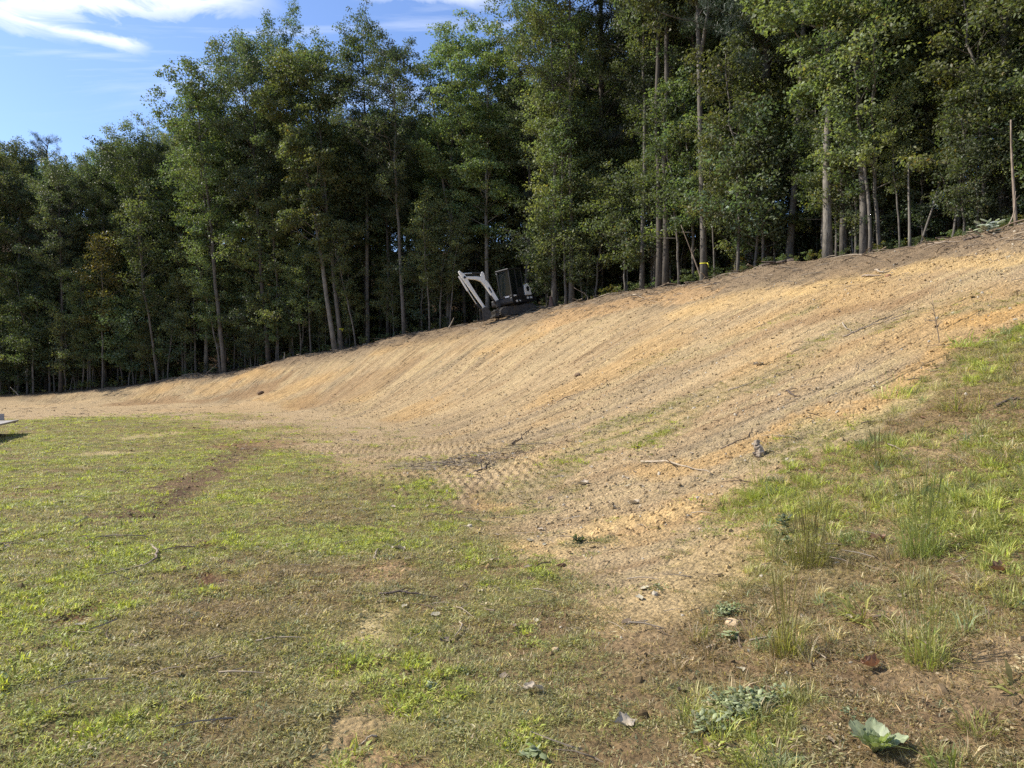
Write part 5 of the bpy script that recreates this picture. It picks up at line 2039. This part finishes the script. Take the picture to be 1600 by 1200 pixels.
dead_leaf(1362, 1056, 0.12, M_DRYLEAF, 'curled russet dead leaf between the grass tufts at bottom right', 1, 1.9, 0.015, 0.9)
dead_leaf(1372, 850, 0.13, M_DRYLEAF, 'brown curled leaf by the tall seeding grass on the right slope', 2, 1.5, 0.01)
dead_leaf(1564, 898, 0.11, M_DRYLEAF, 'reddish brown leaf close to the right edge', 3, 1.2, 0.01, 0.8)
dead_leaf(978, 1134, 0.10, M_PALELEAF, 'pale whitish dead leaf at the bottom right of centre', 4, 0.7, 0.005, 0.8)
dead_leaf(833, 1086, 0.11, M_PALELEAF, 'grey folded leaf standing in the grass at bottom centre', 5, 1.5, 0.012, 0.7)
dead_leaf(772, 878, 0.09, M_PALELEAF, 'small pale leaf on the lawn left of the brown clod', 6, 0.6)
dead_leaf(622, 862, 0.13, M_PALELEAF, 'pale leaf beside the crooked twig in the lawn', 7, 0.8)
dead_leaf(990, 786, 0.13, M_PALELEAF, 'whitish scrap of leaf low on the bare bank', 8, 0.8)
dead_leaf(912, 757, 0.15, M_PALELEAF, 'pale leaf at the green tinged foot of the bank', 9, 0.9)
dead_leaf(1185, 575, 0.2, M_PALELEAF, 'white dry leaf on the grey green streak of the bank', 10, 0.9)


def tuft(px, py, h, rad, n, label, seed, w=0.0045, lean=0.35, mat=None, culms=0, culm_h=0.0, curl=0.5):
    V, Q, T, c = blades(n, rad, h, w, lean + 0.15, seed + 40, curl=curl + 0.25, hvar=0.6)
    A = Acc()
    A.add(V, Q, T)
    cc = [c]
    g = np.random.default_rng(seed)
    for k in range(culms):
        a = g.uniform(0, 6.28)
        b = np.array([math.cos(a), math.sin(a), 0]) * rad * g.random()
        hh = culm_h * g.uniform(0.6, 1.1)
        l = g.uniform(0.02, 0.22)
        s = np.linspace(0, 1, 6)
        P = b + np.outer(s ** 1.5, [math.cos(a) * l * hh, math.sin(a) * l * hh, 0]) + np.outer(s, [0, 0, hh])
        v, q, t = tube_arrays(P, np.array([0.0014, 0.0013, 0.0012, 0.0018, 0.0024, 0.0006]), 4)
        A.add(v, q, t)
        cc.append(np.tile(np.array([1.15, 1.05, 0.95]) * g.uniform(0.8, 1.2), (len(v), 1)))
    me = A.mesh('grass_tuft', False)
    vattr(me, 'shade', np.concatenate(cc))
    x, y = hit(px, py)
    return put('grass_tuft', me, mat or M_TUFT, (x, y, gz(x, y) - 0.005), label, 'grass tuft', 'grass tufts on the right slope')


tuft(1265, 885, 0.20, 0.15, 230, 'tall fine grass clump with seed stalks left of the brown curled leaf', 1, 0.0036, 0.3, None, 40, 0.46)
tuft(1440, 872, 0.24, 0.12, 210, 'tallest seeding grass clump on the right slope', 2, 0.0036, 0.25, None, 46, 0.62)
tuft(1232, 1025, 0.20, 0.075, 170, 'upright grass tuft above the big grey green weed mat', 3, 0.0038, 0.25, None, 22, 0.5)
tuft(1450, 1040, 0.15, 0.10, 190, 'bright grass tuft with stalks above the broad leaved rosette', 4, 0.0042, 0.3, None, 26, 0.45)
tuft(1345, 968, 0.15, 0.09, 90, 'low dark green tuft with wide arching blades', 5, 0.0085, 0.9, None, 0)
tuft(1290, 800, 0.16, 0.14, 150, 'bright yellow green tuft on the upper part of the grassy slope', 6, 0.005, 0.5, None, 12, 0.3)
tuft(1375, 728, 0.18, 0.13, 120, 'pale green tuft where bare dirt meets the slope grass', 7, 0.005, 0.4, None, 16, 0.4)
tuft(1100, 998, 0.085, 0.03, 45, 'small upright tuft left of the tan flat stone', 8, 0.004, 0.3)
tuft(1190, 1165, 0.075, 0.035, 30, 'small broad bladed tuft below the big grey green weed mat', 9, 0.009, 0.7)
tuft(1530, 1145, 0.10, 0.07, 110, 'fine pale tuft right of the broad leaved rosette', 10, 0.0035, 0.5)
tuft(1590, 1085, 0.14, 0.06, 28, 'wide bladed grass leaning in from the right edge', 11, 0.011, 0.8)
tuft(1480, 1205, 0.13, 0.05, 30, 'broad blades at the bottom edge right of the rosette', 12, 0.010, 0.5)
tuft(1560, 930, 0.09, 0.10, 120, 'soft green tuft below the reddish brown leaf', 13, 0.0038, 0.6)
tuft(1335, 850, 0.12, 0.10, 120, 'round green tuft left of the brown curled leaf', 14, 0.004, 0.55)
tuft(1400, 620, 0.22, 0.25, 140, 'loose grass clump at the upper edge of the slope grass', 15, 0.006, 0.6, None, 10, 0.35)
tuft(1505, 640, 0.20, 0.25, 150, 'yellowish grass clump high on the right slope', 16, 0.006, 0.6, None, 8, 0.3)
tuft(1430, 800, 0.12, 0.14, 150, 'dense low tuft above the tallest seeding grass', 17, 0.004, 0.55)
tuft(1185, 760, 0.14, 0.08, 60, 'thin tuft of grass on bare dirt under the wood chunk', 18, 0.004, 0.35, None, 8, 0.3)
tuft(960, 930, 0.06, 0.05, 40, 'bright little tuft at the lower end of the dirt tongue', 19, 0.004, 0.5)
tuft(1520, 540, 0.2, 0.3, 130, 'green clump at the top right where grass meets ochre dirt', 20, 0.007, 0.7)


def weed_mat(px, py, rad, n, size, label, seed, mat=M_WEED, h=0.05, sq=0.75):
    g = np.random.default_rng(seed + 80)
    a = g.uniform(0, 6.28, n)
    rr = rad * np.sqrt(g.random(n)) * (0.75 + 0.3 * np.sin(a * 3 + seed))
    P = np.stack([rr * np.cos(a), rr * np.sin(a) * sq, np.zeros(n)], 1)
    x, y = hit(px, py)
    P[:, 2] = ground_z(P[:, 0] + x, P[:, 1] + y) - gz(x, y) + 0.006 + h * g.random(n)
    V = []
    Q = []
    C = []
    for k in range(n):
        az = g.uniform(0, 6.28)
        el = g.uniform(-0.1, 1.1)
        L = size * g.uniform(0.6, 1.3)
        d = np.array([math.cos(az) * math.cos(el), math.sin(az) * math.cos(el), math.sin(el)])
        s = np.array([-math.sin(az), math.cos(az), 0])
        nn = np.cross(d, s)
        b = len(V)
        for i, (u, w) in enumerate(((0, 0.06), (0.35, 0.24), (0.7, 0.26), (1.0, 0.03))):
            c0 = P[k] + d * L * u - np.array([0, 0, 1]) * L * 0.25 * u * u
            V += [c0 - s * w * L - nn * 0.06 * L * w * 3, c0 + nn * 0.05 * L, c0 + s * w * L - nn * 0.06 * L * w * 3]
        for i in range(3):
            Q += [(b + i * 3, b + i * 3 + 1, b + i * 3 + 4, b + i * 3 + 3), (b + i * 3 + 1, b + i * 3 + 2, b + i * 3 + 5, b + i * 3 + 4)]
        sh = g.uniform(0.6, 1.3)
        C += [np.array([sh, sh, sh * g.uniform(0.8, 1.2)])] * 12
    me = fast_mesh('weed_mat', np.array(V), np.array(Q))
    smooth(me)
    vattr(me, 'shade', np.array(C))
    return put('weed_mat', me, mat, (x, y, gz(x, y)), label, 'weed')


weed_mat(1165, 1105, 0.20, 520, 0.033, 'large grey green weed mat near the bottom right of centre', 1)
weed_mat(1110, 1140, 0.12, 120, 0.030, 'small outlying weed patch just left of the large grey green mat', 2)
weed_mat(1135, 962, 0.115, 240, 0.027, 'small grey green weed mat above the tan flat stone', 3)
weed_mat(1145, 1002, 0.035, 22, 0.04, 'tiny pale weed below the tan flat stone', 4)
weed_mat(1225, 838, 0.055, 60, 0.045, 'dark upright leafy weed left of the tall fine grass clump', 5, M_LEAF_D, 0.16)
weed_mat(1232, 858, 0.04, 20, 0.05, 'bluish leafed weed under the dark upright weed', 6, M_WEED, 0.05)
weed_mat(675, 1078, 0.03, 14, 0.035, 'small blue green leafed weed on the lawn right of the sandy scar', 7, M_WEED, 0.03)
weed_mat(905, 848, 0.10, 60, 0.04, 'low green weed on the yellow dirt at the lawn edge', 8, M_LEAF, 0.04)
weed_mat(830, 1185, 0.06, 26, 0.05, 'broad green weed at the bottom edge left of the pale leaf', 9, M_BROADLEAF, 0.03)
weed_mat(1542, 366, 0.32, 32, 0.25, 'plant with large whitish leaves under the trees at right', 10, mat_leaf('white_leaf', (0.42, 0.46, 0.36), (1, 1.1, 0.8), 0.5, 0.2, False), 0.3)


def rosette(px, py, label):
    g = np.random.default_rng(333)
    x, y = hit(px, py)
    e = link('broadleaf_weed', None)
    e.location = (x, y, gz(x, y))
    tag(e, label, 'weed')
    for k in range(13):
        az = 2.4 * k + g.normal() * 0.2
        el = 0.35 + 0.07 * k + g.uniform(-0.1, 0.2)
        L = g.uniform(0.13, 0.19) * (1 - 0.025 * k)
        W = L * g.uniform(0.20, 0.27)
        nu, nv_ = 9, 7
        V = []
        for i in range(nu):
            u = i / (nu - 1)
            wd = W * (math.sin(math.pi * (0.06 + 0.92 * u) ** 1.25)) ** 0.75 * (1 + 0.12 * math.sin(u * 24 + k))
            e2 = el + 0.35 - 1.3 * u * u
            cx = L * u * math.cos(el) * (1 - 0.12 * u)
            cz = L * (u * math.sin(el + 0.25) - 0.25 * u * u) + 0.004
            for j in range(nv_):
                w = (j / (nv_ - 1) - 0.5) * 2
                V.append((cx, w * wd, cz + 0.16 * abs(w) * wd + 0.006 * math.sin(u * 21 + w * 5 + k)))
        V = np.array(V)
        c, s = math.cos(az), math.sin(az)
        V = np.stack([V[:, 0] * c - V[:, 1] * s, V[:, 0] * s + V[:, 1] * c, V[:, 2]], 1)
        Q = [(i * nv_ + j, i * nv_ + j + 1, (i + 1) * nv_ + j + 1, (i + 1) * nv_ + j) for i in range(nu - 1) for j in range(nv_ - 1)]
        me = fast_mesh('leaf', V, np.array(Q))
        smooth(me)
        sh = np.ones((len(V), 3)) * g.uniform(0.8, 1.25)
        mid = np.tile(np.abs(np.linspace(-1, 1, nv_)) < 0.1, nu)
        sh[mid] *= 1.45
        vattr(me, 'shade', sh)
        link('leaf', me, e, M_BROADLEAF)
    return e


rosette(1368, 1180, 'broad leaved green rosette weed at the bottom edge on the right')


# yellow ribbons tied round two trunks
def ribbon(px, back, h, r, label):
    x, y = crest_at(px, back)
    z = gz(x, y) + h
    A = Acc()
    a = np.linspace(0, 2 * np.pi, 18)
    for dz in (0.0,):
        P = np.stack([np.cos(a) * r, np.sin(a) * r, dz + 0.02 * np.sin(a)], 1)
        A.tube(P, np.full(18, 0.022), 5)
    A.tube(np.array([[r * 0.5, -r * 0.95, 0], [r * 0.7, -r * 1.15, -0.08], [r * 0.75, -r * 1.1, -0.2]]), np.array([0.02, 0.018, 0.012]), 4)
    put('ribbon', A.mesh('ribbon'), M_RIBBON, (x, y, z), label, 'ribbon')


ribbon(1100, 0.0, 0.80, 0.185, 'yellow marking ribbon round the big forked trunk at right')
ribbon(533, 0.2, 1.35, 0.17, 'yellow marking ribbon on the leaning pair of trunks')
